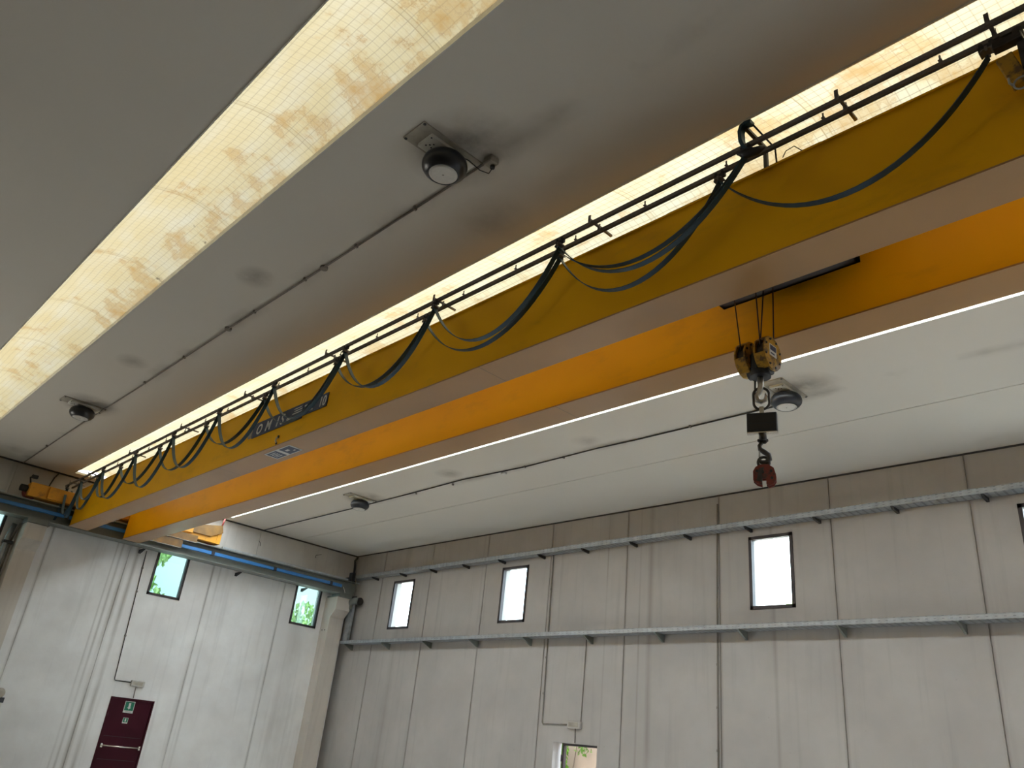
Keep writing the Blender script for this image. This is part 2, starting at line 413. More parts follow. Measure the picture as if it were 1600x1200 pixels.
    def build(s, name, mat, parent=None, label=None):
        me = bpy.data.meshes.new(name); me.from_pydata(s.v, [], s.f)
        me.polygons.foreach_set('use_smooth', s.smooth); me.update()
        import bmesh
        bm = bmesh.new(); bm.from_mesh(me); bmesh.ops.recalc_face_normals(bm, faces=bm.faces); bm.to_mesh(me); bm.free()
        me.materials.append(M[mat] if isinstance(mat, str) else mat)
        o = bpy.data.objects.new(name, me); COL.objects.link(o)
        if parent is not None: att(o, parent)
        if label: o['label'] = label
        return o

def att(o, parent):
    """parent o without moving it (parents are only translated empties or meshes)"""
    off = Vector((0, 0, 0)); p = parent
    while p is not None: off += p.location; p = p.parent
    o.parent = parent; o.location = o.location - off
def thing(name, label, cat, loc, group=None):
    o = bpy.data.objects.new(name, None); COL.objects.link(o); o.location = loc; o.empty_display_size = 0.1
    return tag(o, label, cat, group)
def tag(o, label, cat, group=None):
    o['label'] = label; o['category'] = cat
    if group: o['group'] = group
    return o
def struct(o): o['kind'] = 'structure'; return o
def sempty(name, loc):
    o = bpy.data.objects.new(name, None); COL.objects.link(o); o.location = loc; o.empty_display_size = 0.1; return struct(o)
def dup(root, loc, label=None, cat=None, group=None):
    r = root.copy(); COL.objects.link(r); r.location = loc
    if label: r['label'] = label
    def kids(src, dst):
        for ch in list(src.children):
            c = ch.copy(); COL.objects.link(c); c.parent = dst; kids(ch, c)
    kids(root, r); return r
def text_mesh(txt, size, name, mat, M4, parent, shear=0.0, sx=1.0, bold=0.0):
    cu = bpy.data.curves.new(name, 'FONT'); cu.body = txt; cu.size = size; cu.extrude = 0.001; cu.shear = shear; cu.offset = bold
    cu.align_x = 'LEFT'
    to = bpy.data.objects.new(name, cu); COL.objects.link(to)
    dg = bpy.context.evaluated_depsgraph_get(); me = bpy.data.meshes.new_from_object(to.evaluated_get(dg))
    bpy.data.objects.remove(to); me.transform(M4 @ Matrix.Diagonal((sx, 1, 1, 1)))
    me.materials.clear(); me.materials.append(M[mat])
    o = bpy.data.objects.new(name, me); COL.objects.link(o)
    if parent is not None: att(o, parent)
    return o

# ------------------------------------------------------------------ room shell
XL, XR, YB, YR, H = -20.0, 10.0, -10.0, 12.4, 6.47
HT = 6.75
def panel_wall(name, mat, to3, U0, U1, V0, V1, holes, joints, thick=0.25, gw=0.009, gd=0.018):
    """wall with real openings and recessed panel joints; to3(u, v, depth)"""
    us = {U0, U1}; vs = {V0, V1}
    for (a, b, c, d) in holes: us |= {a, b}; vs |= {c, d}
    for j in joints: us |= {j - gw, j + gw}
    us = sorted(u for u in us if U0 <= u <= U1); vs = sorted(v for v in vs if V0 <= v <= V1)
    def depth(u, v):
        for (a, b, c, d) in holes:
            if a < u < b and c < v < d: return None
        for j in joints:
            if abs(u - j) < gw: return gd
        return 0.0
    nu, nv = len(us) - 1, len(vs) - 1
    D = [[depth((us[i] + us[i + 1]) / 2, (vs[j] + vs[j + 1]) / 2) for j in range(nv)] for i in range(nu)]
    mb = MB(); g = lambda d: thick if d is None else d
    for i in range(nu):
        for j in range(nv):
            a, b, c, d = us[i], us[i + 1], vs[j], vs[j + 1]
            if D[i][j] is not None:
                z = D[i][j]
                mb.quad(to3(a, c, z), to3(b, c, z), to3(b, d, z), to3(a, d, z))
                mb.quad(to3(a, c, thick), to3(b, c, thick), to3(b, d, thick), to3(a, d, thick))
            if i + 1 < nu and D[i][j] != D[i + 1][j]:
                z0, z1 = g(D[i][j]), g(D[i + 1][j]); mb.quad(to3(b, c, z0), to3(b, c, z1), to3(b, d, z1), to3(b, d, z0))
            if j + 1 < nv and D[i][j] != D[i][j + 1]:
                z0, z1 = g(D[i][j]), g(D[i][j + 1]); mb.quad(to3(a, d, z0), to3(a, d, z1), to3(b, d, z1), to3(b, d, z0))
    for u in (U0, U1): mb.quad(to3(u, V0, 0), to3(u, V0, thick), to3(u, V1, thick), to3(u, V1, 0))
    for v in (V0, V1): mb.quad(to3(U0, v, 0), to3(U0, v, thick), to3(U1, v, thick), to3(U1, v, 0))
    me = bpy.data.meshes.new(name); me.from_pydata(mb.v, [], mb.f); me.update(); me.materials.append(M[mat])
    o = bpy.data.objects.new(name, me); COL.objects.link(o); return struct(o)

WR = [(-17.84, -16.93, 4.35, 5.60), (-13.60, -12.74, 4.35, 5.60), (-7.25, -6.42, 4.34, 5.60), (-3.02, -2.20, 4.34, 5.60)]
WL = [(2.70, 3.53, 4.29, 5.58), (6.88, 7.69, 4.29, 5.58), (10.72, 11.54, 4.29, 5.58)]
DL = (6.78, 7.77, 0.0, 2.0)
DR = (-11.62, -10.50, 0.0, 2.02)
BIG = (0.9, 4.9, 0.0, 3.0)  # unseen opening added to bring more light to the far ceiling
panel_wall('wall_right', 'wall_r', lambda u, v, d: (u, YR + d, v), XL, XR, 0, HT, WR + [DR, BIG], JR)
panel_wall('wall_left', 'wall_l', lambda u, v, d: (XL - d, u, v), YB, YR, 0, HT, WL + [DL, (-4.6, -1.2, 0.0, 3.2)], JL)  # last hole is an unseen opening cut for the added fill lamp
panel_wall('wall_back', 'rear_wall', lambda u, v, d: (u, YB - d, v), XL, XR, 0, HT, [], [])
panel_wall('wall_far', 'wall_o', lambda u, v, d: (XR + d, u, v), YB, YR, 0, HT, [], [])
struct(MB().box(XL - 0.25, XR + 0.25, YB - 0.25, YR + 0.25, -0.3, 0).build('floor', 'floor'))

SKY = [(-7.30, -6.43), (-4.38, -3.51), (-1.46, -0.59), (1.46, 2.33), (4.38, 5.25), (7.38, 8.27)]
SX0, SX1 = -19.50, 9.5
mb = MB(); y = YB
for (a, b) in SKY:
    mb.box(XL, XR, y, a, H, H + 0.05); mb.box(XL, SX0, a, b, H, H + 0.05); mb.box(SX1, XR, a, b, H, H + 0.05); y = b
mb.box(XL, XR, y, 10.39, H, H + 0.05); mb.box(XL, XR, 10.408, YR, H, H + 0.05); mb.box(XL, XR, 10.385, 10.412, H + 0.02, H + 0.08)
struct(mb.build('ceiling', 'ceiling'))
# dark sealant where the roof tiles meet the walls
struct(MB().box(XL + 0.11, XL + 0.16, YB, YR, H - 0.03, H).build('trim_1', 'dark_gap'))
struct(MB().box(XL, XR, YR - 0.03, YR, H - 0.02, H).build('trim_2', 'dark_gap'))
# concrete edge beam above the crane runway
o = panel_wall('trim_3', 'fascia', lambda u, v, d: (XL + 0.12 - d, u, v), YB, YR, 5.72, H, [], [-3.0, 3.33, 6.32, 9.30], thick=0.115)

# translucent skylights
for k, (a, b) in enumerate(SKY):
    e = sempty('window_%d' % (8 + k), ((SX0 + SX1) / 2, (a + b) / 2, H))
    fr = MB()
    fr.box(SX0, SX1, a, a + 0.012, H - 0.012, H + 0.06); fr.box(SX0, SX1, b - 0.012, b, H - 0.012, H + 0.06)
    fr.build('window_frame', 'plate_new', e, 'pale metal edging of the roof light')
    edges = [SX0] + [x for x in (-3.95 - 1.8 * q for q in range(8, -8, -1)) if SX0 + 0.3 < x < SX1 - 0.3] + [SX1]
    for i in range(len(edges) - 1):
        x0, x1 = edges[i], edges[i + 1]
        s = MB(); n = 14
        for j in range(n):
            t0, t1 = j / n, (j + 1) / n
            f = lambda t: (a + 0.012 + (b - a - 0.024) * t, H + 0.055 + 0.085 * math.sin(math.pi * t))
            (ya, za), (yb, zb) = f(t0), f(t1)
            s.quad((x0, ya, za), (x1, ya, za), (x1, yb, zb), (x0, yb, zb)); s.smooth[-1] = True
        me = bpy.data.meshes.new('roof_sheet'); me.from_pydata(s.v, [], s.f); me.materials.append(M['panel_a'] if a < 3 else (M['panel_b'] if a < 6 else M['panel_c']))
        import bmesh
        bm = bmesh.new(); bm.from_mesh(me); bmesh.ops.remove_doubles(bm, verts=bm.verts, dist=1e-4); bm.to_mesh(me); bm.free()
        me.polygons.foreach_set('use_smooth', [True] * len(me.polygons))
        ob = bpy.data.objects.new('roof_sheet', me); COL.objects.link(ob); att(ob, e)

# wall windows
def window(n, axis, u0, u1, v0, v1, gl, split=False):
    fw = 0.058
    if axis == 'Y':   # in the right wall
        e = sempty('window_%d' % n, ((u0 + u1) / 2, YR, v0)); B_ = lambda a, b, c, d, p, q: MB().box(a, b, YR + p, YR + q, c, d)
    else:
        e = sempty('window_%d' % n, (XL, (u0 + u1) / 2, v0)); B_ = lambda a, b, c, d, p, q: MB().box(XL - q, XL - p, a, b, c, d)
    f = MB()
    for (a, b, c, d) in ((u0, u1, v0, v0 + fw), (u0, u1, v1 - fw, v1), (u0, u0 + fw, v0, v1), (u1 - fw, u1, v0, v1)):
        q = B_(a, b, c, d, -0.015, 0.07); i = len(f.v); f.v += q.v; f.f += [tuple(i + k for k in w) for w in q.f]; f.smooth += q.smooth
    f.build('window_frame', 'frame', e)
    g = B_(u0 + fw, u1 - fw, v0 + fw, v1 - fw, 0.035, 0.043); g.build('pane', gl, e)
for k, w in enumerate(WR): window(k + 1, 'Y', *w, 'glass_clear')
for k, w in enumerate(WL): window(k + 5, 'X', *w, 'glass_teal')

# emergency door, left wall
d1 = sempty('door_1', (XL, 7.275, 0))
MB().bbox(XL - 0.07, XL - 0.015, DL[0] + 0.03, DL[1] - 0.03, 0.01, 1.97, 0.005).build('door_leaf', 'door_red', d1)
f = MB(); f.box(XL - 0.1, XL + 0.02, DL[0], DL[0] + 0.035, 0, 2.0); f.box(XL - 0.1, XL + 0.02, DL[1] - 0.035, DL[1], 0, 2.0); f.box(XL - 0.1, XL + 0.02, DL[0] + .035, DL[1] - .035, 1.965, 2.0)
f.build('door_frame', 'door_red', d1)
pb = MB().tube([(XL + 0.07, 6.83, 1.0), (XL + 0.07, 7.70, 1.0)], 0.017, 10); pb.box(XL - 0.015, XL + 0.085, 6.83, 6.87, 0.96, 1.04); pb.box(XL - 0.015, XL + 0.085, 7.66, 7.70, 0.96, 1.04)
pb.build('panic_bar', 'chrome', d1, 'bright metal push bar')
MB().box(XL - 0.015, XL - 0.005, 6.87, 7.68, 1.19, 1.2).box(XL - 0.015, XL - 0.005, 6.87, 7.68, 0.72, 0.73).build('door_seam', 'frame', d1)
for z in (1.62, 0.3): MB().tube([(XL - 0.01, 6.81, z - 0.05), (XL - 0.01, 6.81, z + 0.05)], 0.016, 8).build('hinge', 'galv', d1)

def arrow_sign(y0, y1, z0, z1, label):
    t = thing('exit_sign', label, 'sign', (XL - 0.014, (y0 + y1) / 2, z0), 'green exit signs on the dark red door')
    X = XL - 0.014; w = y1 - y0; h = z1 - z0
    MB().box(X, X + 0.006, y0, y1, z0, z1).build('sign_board', 'sign_white', t)
    MB().box(X + 0.006, X + 0.008, y0 + 0.06 * w, y1 - 0.06 * w, z0 + 0.20 * h, z1 - 0.05 * h).build('green_field', 'green', t)
    yc = (y0 + y1) / 2; zb = z0 + 0.30 * h; zt = z1 - 0.15 * h
    a = MB().prism([(yc - .10 * w, zt), (yc - .10 * w, zb + .17 * h), (yc - .2 * w, zb + .17 * h), (yc, zb), (yc + .2 * w, zb + .17 * h), (yc + .10 * w, zb + .17 * h), (yc + .10 * w, zt)], X + 0.008, X + 0.010, 'X')
    a.build('arrow', 'sign_white', t)
    l = MB()
    for q in range(2): l.box(X + 0.006, X + 0.008, y0 + 0.2 * w, y1 - 0.2 * w, z0 + (0.06 + 0.06 * q) * h, z0 + (0.08 + 0.06 * q) * h)
    l.build('caption', 'conduit', t)
arrow_sign(7.13, 7.35, 1.695, 1.94, 'larger green exit sign with white arrow at the top of the dark red door')
arrow_sign(7.18, 7.295, 1.476, 1.595, 'smaller green exit sign with arrow, second down on the dark red door')

# open side door, right wall
d2 = sempty('door_2', (-11.06, YR, 0))
f = MB(); f.box(DR[0] + .12, DR[0] + 0.16, YR + 0.15, YR + 0.22, 0, 2.02); f.box(DR[1] - 0.03, DR[1], YR + 0.15, YR + 0.22, 0, 2.02); f.box(DR[0] + .16, DR[1] - .03, YR + 0.15, YR + 0.22, 1.98, 2.02)
f.build('door_frame', 'frame', d2)
for z in (1.75, 0.4): MB().tube([(DR[0] + .12, YR + 0.14, z - 0.06), (DR[0] + .12, YR + 0.14, z + 0.06)], 0.02, 8).build('hinge', 'frame', d2)

# ------------------------------------------------------------------ outside
struct(MB().box(-70, 60, -70, 70, -0.5, -0.31).build('ground', 'ground'))
ow = MB().box(-22, -5, 16.0, 16.3, -0.31, 3.4)
tag(ow.build('boundary_wall', 'out_wall'), 'sunlit beige wall outside the open side door', 'wall')
def leaves(mb, c, r, n, sz, squash=1.0):
    for _ in range(n):
        while True:
            p = Vector((random.uniform(-1, 1), random.uniform(-1, 1), random.uniform(-1, 1)))
            if p.length < 1: break
        p = Vector(c) + Vector((p.x * r[0], p.y * r[1], p.z * r[2]))
        R = Euler((random.uniform(0, 6.3), random.uniform(0, 6.3), 0)).to_matrix()
        s = sz * random.uniform(0.6, 1.3)
        a, b = R @ Vector((s, 0, 0)), R @ Vector((0, s * 0.55, 0)); k = R @ Vector((0, 0, s * 0.15))
        i = len(mb.v); mb.v += [tuple(p - a), tuple(p - b + k), tuple(p + a), tuple(p + b + k)]; mb.f.append((i, i + 1, i + 2, i + 3)); mb.smooth.append(False)
    return mb
def tree(x, y, h, blobs, label, mat='leaf_b'):
    t = thing('leafy_tree', label, 'tree', (x, y, -0.31), 'trees outside the windows')
    mb = MB()
    for (dx, dy, z, r) in blobs: leaves(mb, (x + dx, y + dy, z), (r, r, r * 0.9), int(260 * r * r) + 60, 0.16)
    mb.build('foliage', mat, t)
    tr = MB().tube([(x, y, -0.31), (x + 0.1, y, h * 0.5), (x, y + 0.1, h)], [0.18, 0.13, 0.05], 8) if h < 0 else MB().tube([(x, y, -0.31), (x + 0.1, y, 3.0)], [0.18, 0.1], 8)
    for (dx, dy, z, r) in [q for q in blobs if q[3] > 0.8]: tr.tube([(x + 0.1, y, 3.0), (x + dx * 0.7, y + dy * 0.7, z - r * 0.6)], [0.07, 0.02], 6)
    tr.build('trunk', 'bark', t)
tree(-32, 10.9, 6.0, [(0, -0.45, 6.3, 0.75), (0, 0.1, 7.4, 0.5), (0.2, -0.2, 5.4, 1.0), (0, 1.6, 7.6, 0.35)], 'pale green tree seen through the left-wall window beside the crane end')
tree(-33, 18.2, 6.0, [(0, 0.2, 6.2, 0.9), (0, -0.7, 5.5, 1.0), (0, 1.0, 5.3, 0.9)], 'hazy tree seen through the left-wall window nearest the corner')
tree(-33.0, 25, 7.0, [(0.3, 0, 6.6, 0.9), (-1.2, 0, 6.0, 0.9)], 'tree showing at the bottom of the corner window in the right wall')
tree(-12.6, 25, 7.0, [(0, 0, 6.9, 0.7), (1.0, 0, 6.2, 0.9)], 'tree showing in the lower corner of the large right-wall window')
v = thing('climbing_vine', 'bright green climbing plant on the beige wall outside the open door', 'plant', (-14.2, 15.8, -0.31))
leaves(leaves(MB(), (-14.5, 15.74, 1.1), (0.30, 0.12, 1.5), 1000, 0.07), (-13.85, 15.84, 2.1), (0.3, 0.08, 0.25), 70, 0.05).build('foliage', 'leaf', v)
MB().tube([(-14.2, 15.93, -0.31), (-14.3, 15.92, 1.0), (-14.1, 15.93, 2.3)], [0.03, 0.02, 0.01], 6).build('stem', 'bark', v)

# ------------------------------------------------------------------ pillars
def pillar(y0, y1, label):
    t = thing('concrete_pillar', label, 'pillar', (XL + 0.19, (y0 + y1) / 2, 0), 'concrete pillars on the left wall')
    MB().box(XL, XL + 0.38, y0, y1, 0, 4.62).build('shaft', 'pillar', t)
    MB().prism([(XL, 4.62), (XL + 0.38, 4.62), (XL + 0.60, 4.83), (XL + 0.60, 5.16), (XL, 5.16)], y0, y1, 'Y').build('corbel', 'pillar', t)
    MB().box(XL + 0.1, XL + 0.68, y0 - 0.03, y1 + 0.03, 5.16, 5.18).build('bearing_plate', 'runway', t, 'grey steel bearing plate')
    return t
pillar(3.82, 4.22, 'pale concrete pillar with corbel on the left wall, left of the crane end')
pillar(11.70, 12.14, 'pale concrete pillar with corbel standing in the far corner of the hall')
bo = MB()
for yy in ():
    pass
pc = MB().tube([(XL + 0.12, 11.70, 4.28), (XL + 0.12, 11.685, 4.28)], 0.014, 8).tube([(XL + 0.26, 11.70, 4.28), (XL + 0.26, 11.685, 4.28)], 0.014, 8)
pc.build('fixing_hole', 'black', [o for o in S.objects if o.name.startswith('concrete_pillar') and 'corner' in o['label']][0])

# ------------------------------------------------------------------ crane runway
RX = -19.55
t = thing('runway_beam', 'grey-green steel crane runway beam along the left wall, resting on the pillars', 'beam', (RX, 1.0, 5.25))
b = MB(); y0, y1 = -9.8, 12.28
b.box(RX - 0.2, RX + 0.2, y0, y1, 5.25, 5.27); b.box(RX - 0.2, RX + 0.2, y0, y1, 5.61, 5.63); b.box(RX - 0.012, RX + 0.012, y0, y1, 5.27, 5.61)
b.build('i_beam', 'runway', t)
MB().box(RX - 0.03, RX + 0.03, y0, y1, 5.63, 5.67).build('crane_rail', 'galv', t, 'steel running rail')
st = None
for yy in (4.0, 11.92):
    q = MB().box(RX - 0.2, RX + 0.2, yy - 0.2, yy + 0.2, 5.18, 5.25); q.build('bearing_pad', 'runway', t)
for yy in (3.9, 6.45, 8.95, 10.9):
    MB().prism([(RX - 0.18, 5.245), (RX - 0.45, 5.245), (RX - 0.45, 5.16), (RX - 0.2, 5.235)], yy - 0.03, yy + 0.03, 'Y').build('side_bracket', 'black', t)
MB().box(RX + 0.12, RX + 0.28, 11.95, 12.05, 5.63, 5.86).box(RX + 0.02, RX + 0.2, 11.9, 12.1, 5.63, 5.72).build('end_stop', 'black', t, 'black end stop')
t = thing('conductor_rail', 'bright blue shrouded conductor rail fixed to the runway beam', 'conductor rail', (RX + 0.15, 1, 5.46))
MB().bbox(RX + 0.13, RX + 0.18, -9.7, 11.75, 5.42, 5.50, 0.008).build('shroud', 'blue', t)
for k in range(12):
    yy = 11.4 - 1.72 * k
    MB().box(RX + 0.01, RX + 0.135, yy - 0.025, yy + 0.025, 5.44, 5.49).box(RX + 0.125, RX + 0.19, yy - 0.04, yy + 0.04, 5.41, 5.51).build('hanger', 'black', t)
t = thing('cable_duct', 'grey metal duct running along the top of the runway beam', 'duct', (RX + 0.2, 1, 5.6))
MB().bbox(RX + 0.13, RX + 0.20, -9.7, 3.2, 5.632, 5.68, 0.005).bbox(RX + 0.13, RX + 0.20, 8.15, 11.9, 5.632, 5.68, 0.005).build('duct_body', 'galv', t)

# ------------------------------------------------------------------ overhead crane (bridge)
GX0, GX1 = -19.30, 9.2
crane = thing('overhead_crane', 'large yellow twin-girder overhead crane bridge spanning the hall under the roof', 'crane', (-5, 5.38, 5.26))
def girder(y0, y1, name_label):
    g = MB().box(GX0, GX1, y0 + 0.012, y1 - 0.012, 5.275, 6.085)
    g.box(GX0, GX1, y0, y1, 6.085, 6.10)
    o = g.build('girder', 'yellow', crane, name_label)
    MB().box(GX0, GX1, y0, y1, 5.26, 5.275).build('bottom_flange', 'flange_brown', o, 'brown-yellow underside plate')
    MB().box(GX0, GX1, (y0 + y1) / 2 - 0.025, (y0 + y1) / 2 + 0.025, 6.10, 6.14).build('trolley_rail', 'galv_rail', o)
    return o
g_near = girder(4.60, 5.00, 'nearer box girder, in shade, carrying the maker sign')
g_far = girder(5.77, 6.16, 'farther box girder, bright orange where the roof light falls on it')
# end truck
et = MB()
et.bbox(RX - 0.10, RX + 0.20, 3.62, 7.95, 5.70, 6.00, 0.012)
et.prism([(RX - 0.10, 5.70), (RX - 0.10, 6.0), (RX + .2, 6.0), (RX + .2, 5.70)], 7.95, 8.05, 'Y')
eo = et.build('end_truck', 'truck_yellow', crane, 'orange end carriage riding on the runway')
for yy in (3.60, 7.95):
    MB().lathe([(0.12, -0.04), (0.16, -0.04), (0.16, -0.03), (0.14, -0.028), (0.14, 0.028), (0.16, 0.03), (0.16, 0.04), (0.12, 0.04)], (RX + 0.0, yy + (0.1 if yy < 5 else -0.1), 5.81), 'X', 24).build('wheel', 'red_worn', eo, 'dark red flanged wheel')
MB().lathe([(0.05, -0.16), (0.075, -0.15), (0.075, -0.03), (0.05, 0)], (RX + 0.05, 3.62, 5.86), 'Y', 16).build('buffer', 'rubber', eo, 'black rubber buffer')
MB().tube([(RX + 0.1, 3.62, 5.99), (RX + 0.1, 3.58, 6.10), (RX + 0.1, 3.66, 6.16)], 0.018, 8).box(RX + 0.06, RX + 0.14, 3.60, 3.72, 6.10, 6.17).build('limit_switch', 'black', eo)
for (a_, b_, z_) in ((4.0, 4.6, 5.72), (5.0, 5.77, 5.72), (6.16, 7.3, 5.80)): MB().box(RX + 0.2, RX + 0.25, a_, b_, z_, 5.98).build('joint_plate', 'truck_yellow', eo)
# stepped guide brackets past the far girder
MB().box(RX + 0.205, RX + 0.25, 6.16, 7.13, 5.40, 5.57).build('guide_bracket', 'bracket_shade_brown', crane)
MB().box(RX + 0.205, RX + 0.25, 6.16, 7.46, 5.60, 5.76).build('guide_bracket', 'bracket_shade_brown', crane)
MB().prism([(7.3, 5.83), (7.75, 5.83), (8.05, 5.98), (8.0, 6.16), (7.5, 6.06), (7.3, 6.0)], RX + 0.205, RX + 0.25, 'X').build('guide_bracket', 'bracket_shade_brown', crane)
MB().tube([(RX + 0.22, 7.99, 6.16), (RX + 0.22, 8.02, 6.36)], 0.022, 8).build('stub_post', 'red_worn', crane)
pl = MB()
for z in (5.395, 5.595): pl.box(RX + 0.2, RX + 0.262, 6.16, 7.13 if z < 5.5 else 7.46, z - 0.006, z)
pl.build('bracket_flange', 'plate_new', crane, 'pale lower flange of the guide brackets')

# festoon rails
RZ = 6.125; YO, YI = 4.33, 4.465
for yy in (YO, YI):
    r = MB().box(-19.55, 9.0, yy - 0.015, yy + 0.015, RZ, RZ + 0.030)
    r.box(-19.55, 9.0, yy - 0.015, yy - 0.008, RZ - 0.006, RZ).box(-19.55, 9.0, yy + 0.008, yy + 0.015, RZ - 0.006, RZ)
    r.build('cable_rail', 'galv_rail', crane)
arms = [-19.2, -17.95, -15.6, -13.2, -10.86, -8.58, -6.33, -4.05, -1.72, -0.74, 0.6, 2.9, 5.2, 7.5]
for x in arms:
    a = MB().box(x - 0.012, x + 0.012, YO - 0.03, 4.62, RZ + 0.034, RZ + 0.052)
    a.box(x - 0.014, x + 0.014, YO - 0.03, YO - 0.022, RZ - 0.01, RZ + 0.09)
    a.box(x - 0.014, x + 0.014, YI - 0.03, YI - 0.022, RZ - 0.01, RZ + 0.07)
    a.build('rail_bracket', 'galv_rail', crane)
for x in [-0.25 - 0.82 * k for k in range(24)]:
    MB().box(x - 0.012, x + 0.012, YI - 0.026, YI + 0.026, RZ + 0.034, RZ + 0.044).tube([(x, YI - 0.015, RZ + 0.04), (x, YI - 0.015, RZ + 0.085)], 0.007, 6).build('rail_clip', 'galv_rail', crane)
# raised cable bracket
rb = MB().box(-2.475, -2.445, 4.33, 4.66, 6.315, 6.34).tube([(-2.40, 4.34, 6.33), (-2.40, 4.68, 6.33), (-2.40, 4.70, 6.12)], 0.008, 8)
rb.box(-2.475, -2.445, 4.62, 4.65, 6.10, 6.33)
rb.build('raised_bracket', 'black', crane)
MB().tube([(-2.30, 4.60, 6.12), (-2.27, 4.60, 6.17), (-2.20, 4.6, 6.18), (-2.14, 4.60, 6.10)], 0.004, 6).build('loose_wire', 'black', crane)

# maker sign on the nearer girder (web face, looking towards -Y)
sg = thing('maker_sign', 'long navy sign lettered OMIS with load 10 on the nearer girder web', 'sign', (-9.95, 4.61, 5.56))
YS = 4.600
def sp(x0, x1, z0, z1, mat, nm, d0=0.0, d1=0.006):
    return MB().prism([(x0 + 0.02, z0), (x1, z0), (x1, z1), (x0, z1)], YS + 0.010 - d1, YS + 0.010 - d0, 'Y').build(nm, mat, sg)
sp(-10.93, -9.46, 5.555, 5.785, 'sign_blue', 'sign_board', 0.0, 0.012)
sp(-9.45, -8.83, 5.585, 5.785, 'sign_blue', 'load_board', 0.0, 0.012)
def wtext(txt, size, x, z, sx=1.0, shear=0.2, mat='sign_white', bold=0.004, dd=0.0):
    M4 = Matrix.Translation((x, YS - 0.0035 - dd, z)) @ Matrix.Rotation(math.radians(90), 4, 'X')
    return text_mesh(txt, size, 'lettering', mat, M4, sg, shear, sx, bold)
for i, ch in enumerate('OMIS'):
    wtext(ch, 0.215, (-10.80, -10.52, -10.19, -10.07)[i], 5.590, 0.98)
wtext('SPA', 0.085, -9.89, 5.585, 1.0)
wtext('Ton.', 0.17, -9.42, 5.612, 0.80, 0.1, 'sign_white', 0.003, 0.004)
wtext('10', 0.20, -9.04, 5.612, 0.92, 0.1)
wl = MB()
for (x0, x1, z) in ((-9.68, -9.49, 5.60), (-9.75, -9.5, 5.665), (-9.7, -9.5, 5.70), (-9.72, -9.52, 5.735)): wl.prism([(x0, z), (x1, z), (x1 + 0.03, z + 0.012), (x0 + 0.03, z + 0.012)], YS - 0.006, YS - 0.002, 'Y')
wl.build('stripe_mark', 'sign_white', sg)
MB().prism([(-11.05, 5.575), (-10.945, 5.57), (-10.935, 5.74), (-11.05, 5.745)], YS + 0.002, YS + 0.010, 'Y').build('pale_tab', 'plate_old', sg)
# underside notice
us = thing('underside_notice', 'navy and white notice plate on the underside of the nearer girder', 'sign', (-10.15, 4.79, 5.258))
MB().box(-10.52, -9.80, 4.685, 4.90, 5.253, 5.2585).build('notice_board', 'sign_white', us)
MB().box(-10.49, -10.21, 4.70, 4.885, 5.251, 5.253).build('navy_panel', 'sign_blue', us)
MB().box(-10.12, -9.83, 4.70, 4.885, 5.251, 5.253).build('navy_panel', 'sign_blue', us)
for k in range(4): MB().box(-10.44, -10.27, 4.73 + 0.035 * k, 4.742 + 0.035 * k, 5.250, 5.251).build('printed_line', 'sign_white', us)
MB().box(-10.06, -9.97, 4.76, 4.80, 5.250, 5.251).build('printed_mark', 'sign_white', us)
MB().box(-9.93, -9.88, 4.82, 4.84, 5.250, 5.251).build('printed_mark', 'sign_white', us)
# small fitting on web
sf = thing('web_fitting', 'small pale metal eyelet below the maker sign on the girder', 'fitting', (-10.0, 4.6, 5.34))
MB().tube([(-10.03, 4.61, 5.385), (-10.03, 4.585, 5.38), (-10.03, 4.58, 5.33), (-10.03, 4.6, 5.31)], 0.012, 8).build('eyelet', 'sign_white', sf)
MB().lathe([(0.02, 0), (0.02, 0.012)], (-10.02, 4.594, 5.40), 'Y', 12).build('bolt_head', 'black', sf)
MB().lathe([(0.018, 0), (0.018, 0.012)], (-10.04, 4.594, 5.30), 'Y', 12).build('bolt_head', 'black', sf)

# ------------------------------------------------------------------ festoon cables
def catenary(x0, x1, z0, z1, L, n=26):
    w = abs(x1 - x0); h = z1 - z0; L = max(L, math.hypot(w, h) * 1.001)
    k = math.sqrt(L * L - h * h) / w
    lo, hi = 1e-4, 40.0
    for _ in range(80):
        m = (lo + hi) / 2
        if math.sinh(m) / m < k: lo = m
        else: hi = m
    a = w / (2 * lo); xm = w / 2 - a * math.atanh(h / L) if abs(h) < L else w / 2
    sgn = 1 if x1 > x0 else -1
    c = z0 - a * math.cosh(xm / a)
    out = []
    for i in range(n + 1):
        # denser near the ends
        u = w * i / n
        out.append((x0 + sgn * u, a * math.cosh((u - xm) / a) + c))
    # resample by arc length
    cum = [0]
    fine = [(x0 + sgn * w * i / 400, a * math.cosh((w * i / 400 - xm) / a) + c) for i in range(401)]
    for i in range(400): cum.append(cum[-1] + math.hypot(fine[i + 1][0] - fine[i][0], fine[i + 1][1] - fine[i][1]))
    res = []; j = 0
    for i in range(n + 1):
        s_ = cum[-1] * i / n
        while j < 399 and cum[j + 1] < s_: j += 1
        t_ = (s_ - cum[j]) / max(1e-9, cum[j + 1] - cum[j]); t_ = min(1, max(0, t_))
        res.append((fine[j][0] + t_ * (fine[j + 1][0] - fine[j][0]), fine[j][1] + t_ * (fine[j + 1][1] - fine[j][1])))
    return res
OUT = [-2.46, -4.43, -6.31, -8.11, -9.94, -11.70, -13.47, -15.22, -17.0, -18.35, -19.35]
INN = [-0.80, -2.78, -4.55, -6.64, -8.52, -10.47, -12.47, -14.42, -16.40, -17.75, -18.95]
trolley0 = thing('festoon_trolley', 'placeholder', 'cable trolley', (0, 0, 0), 'festoon trolleys on the crane rails')
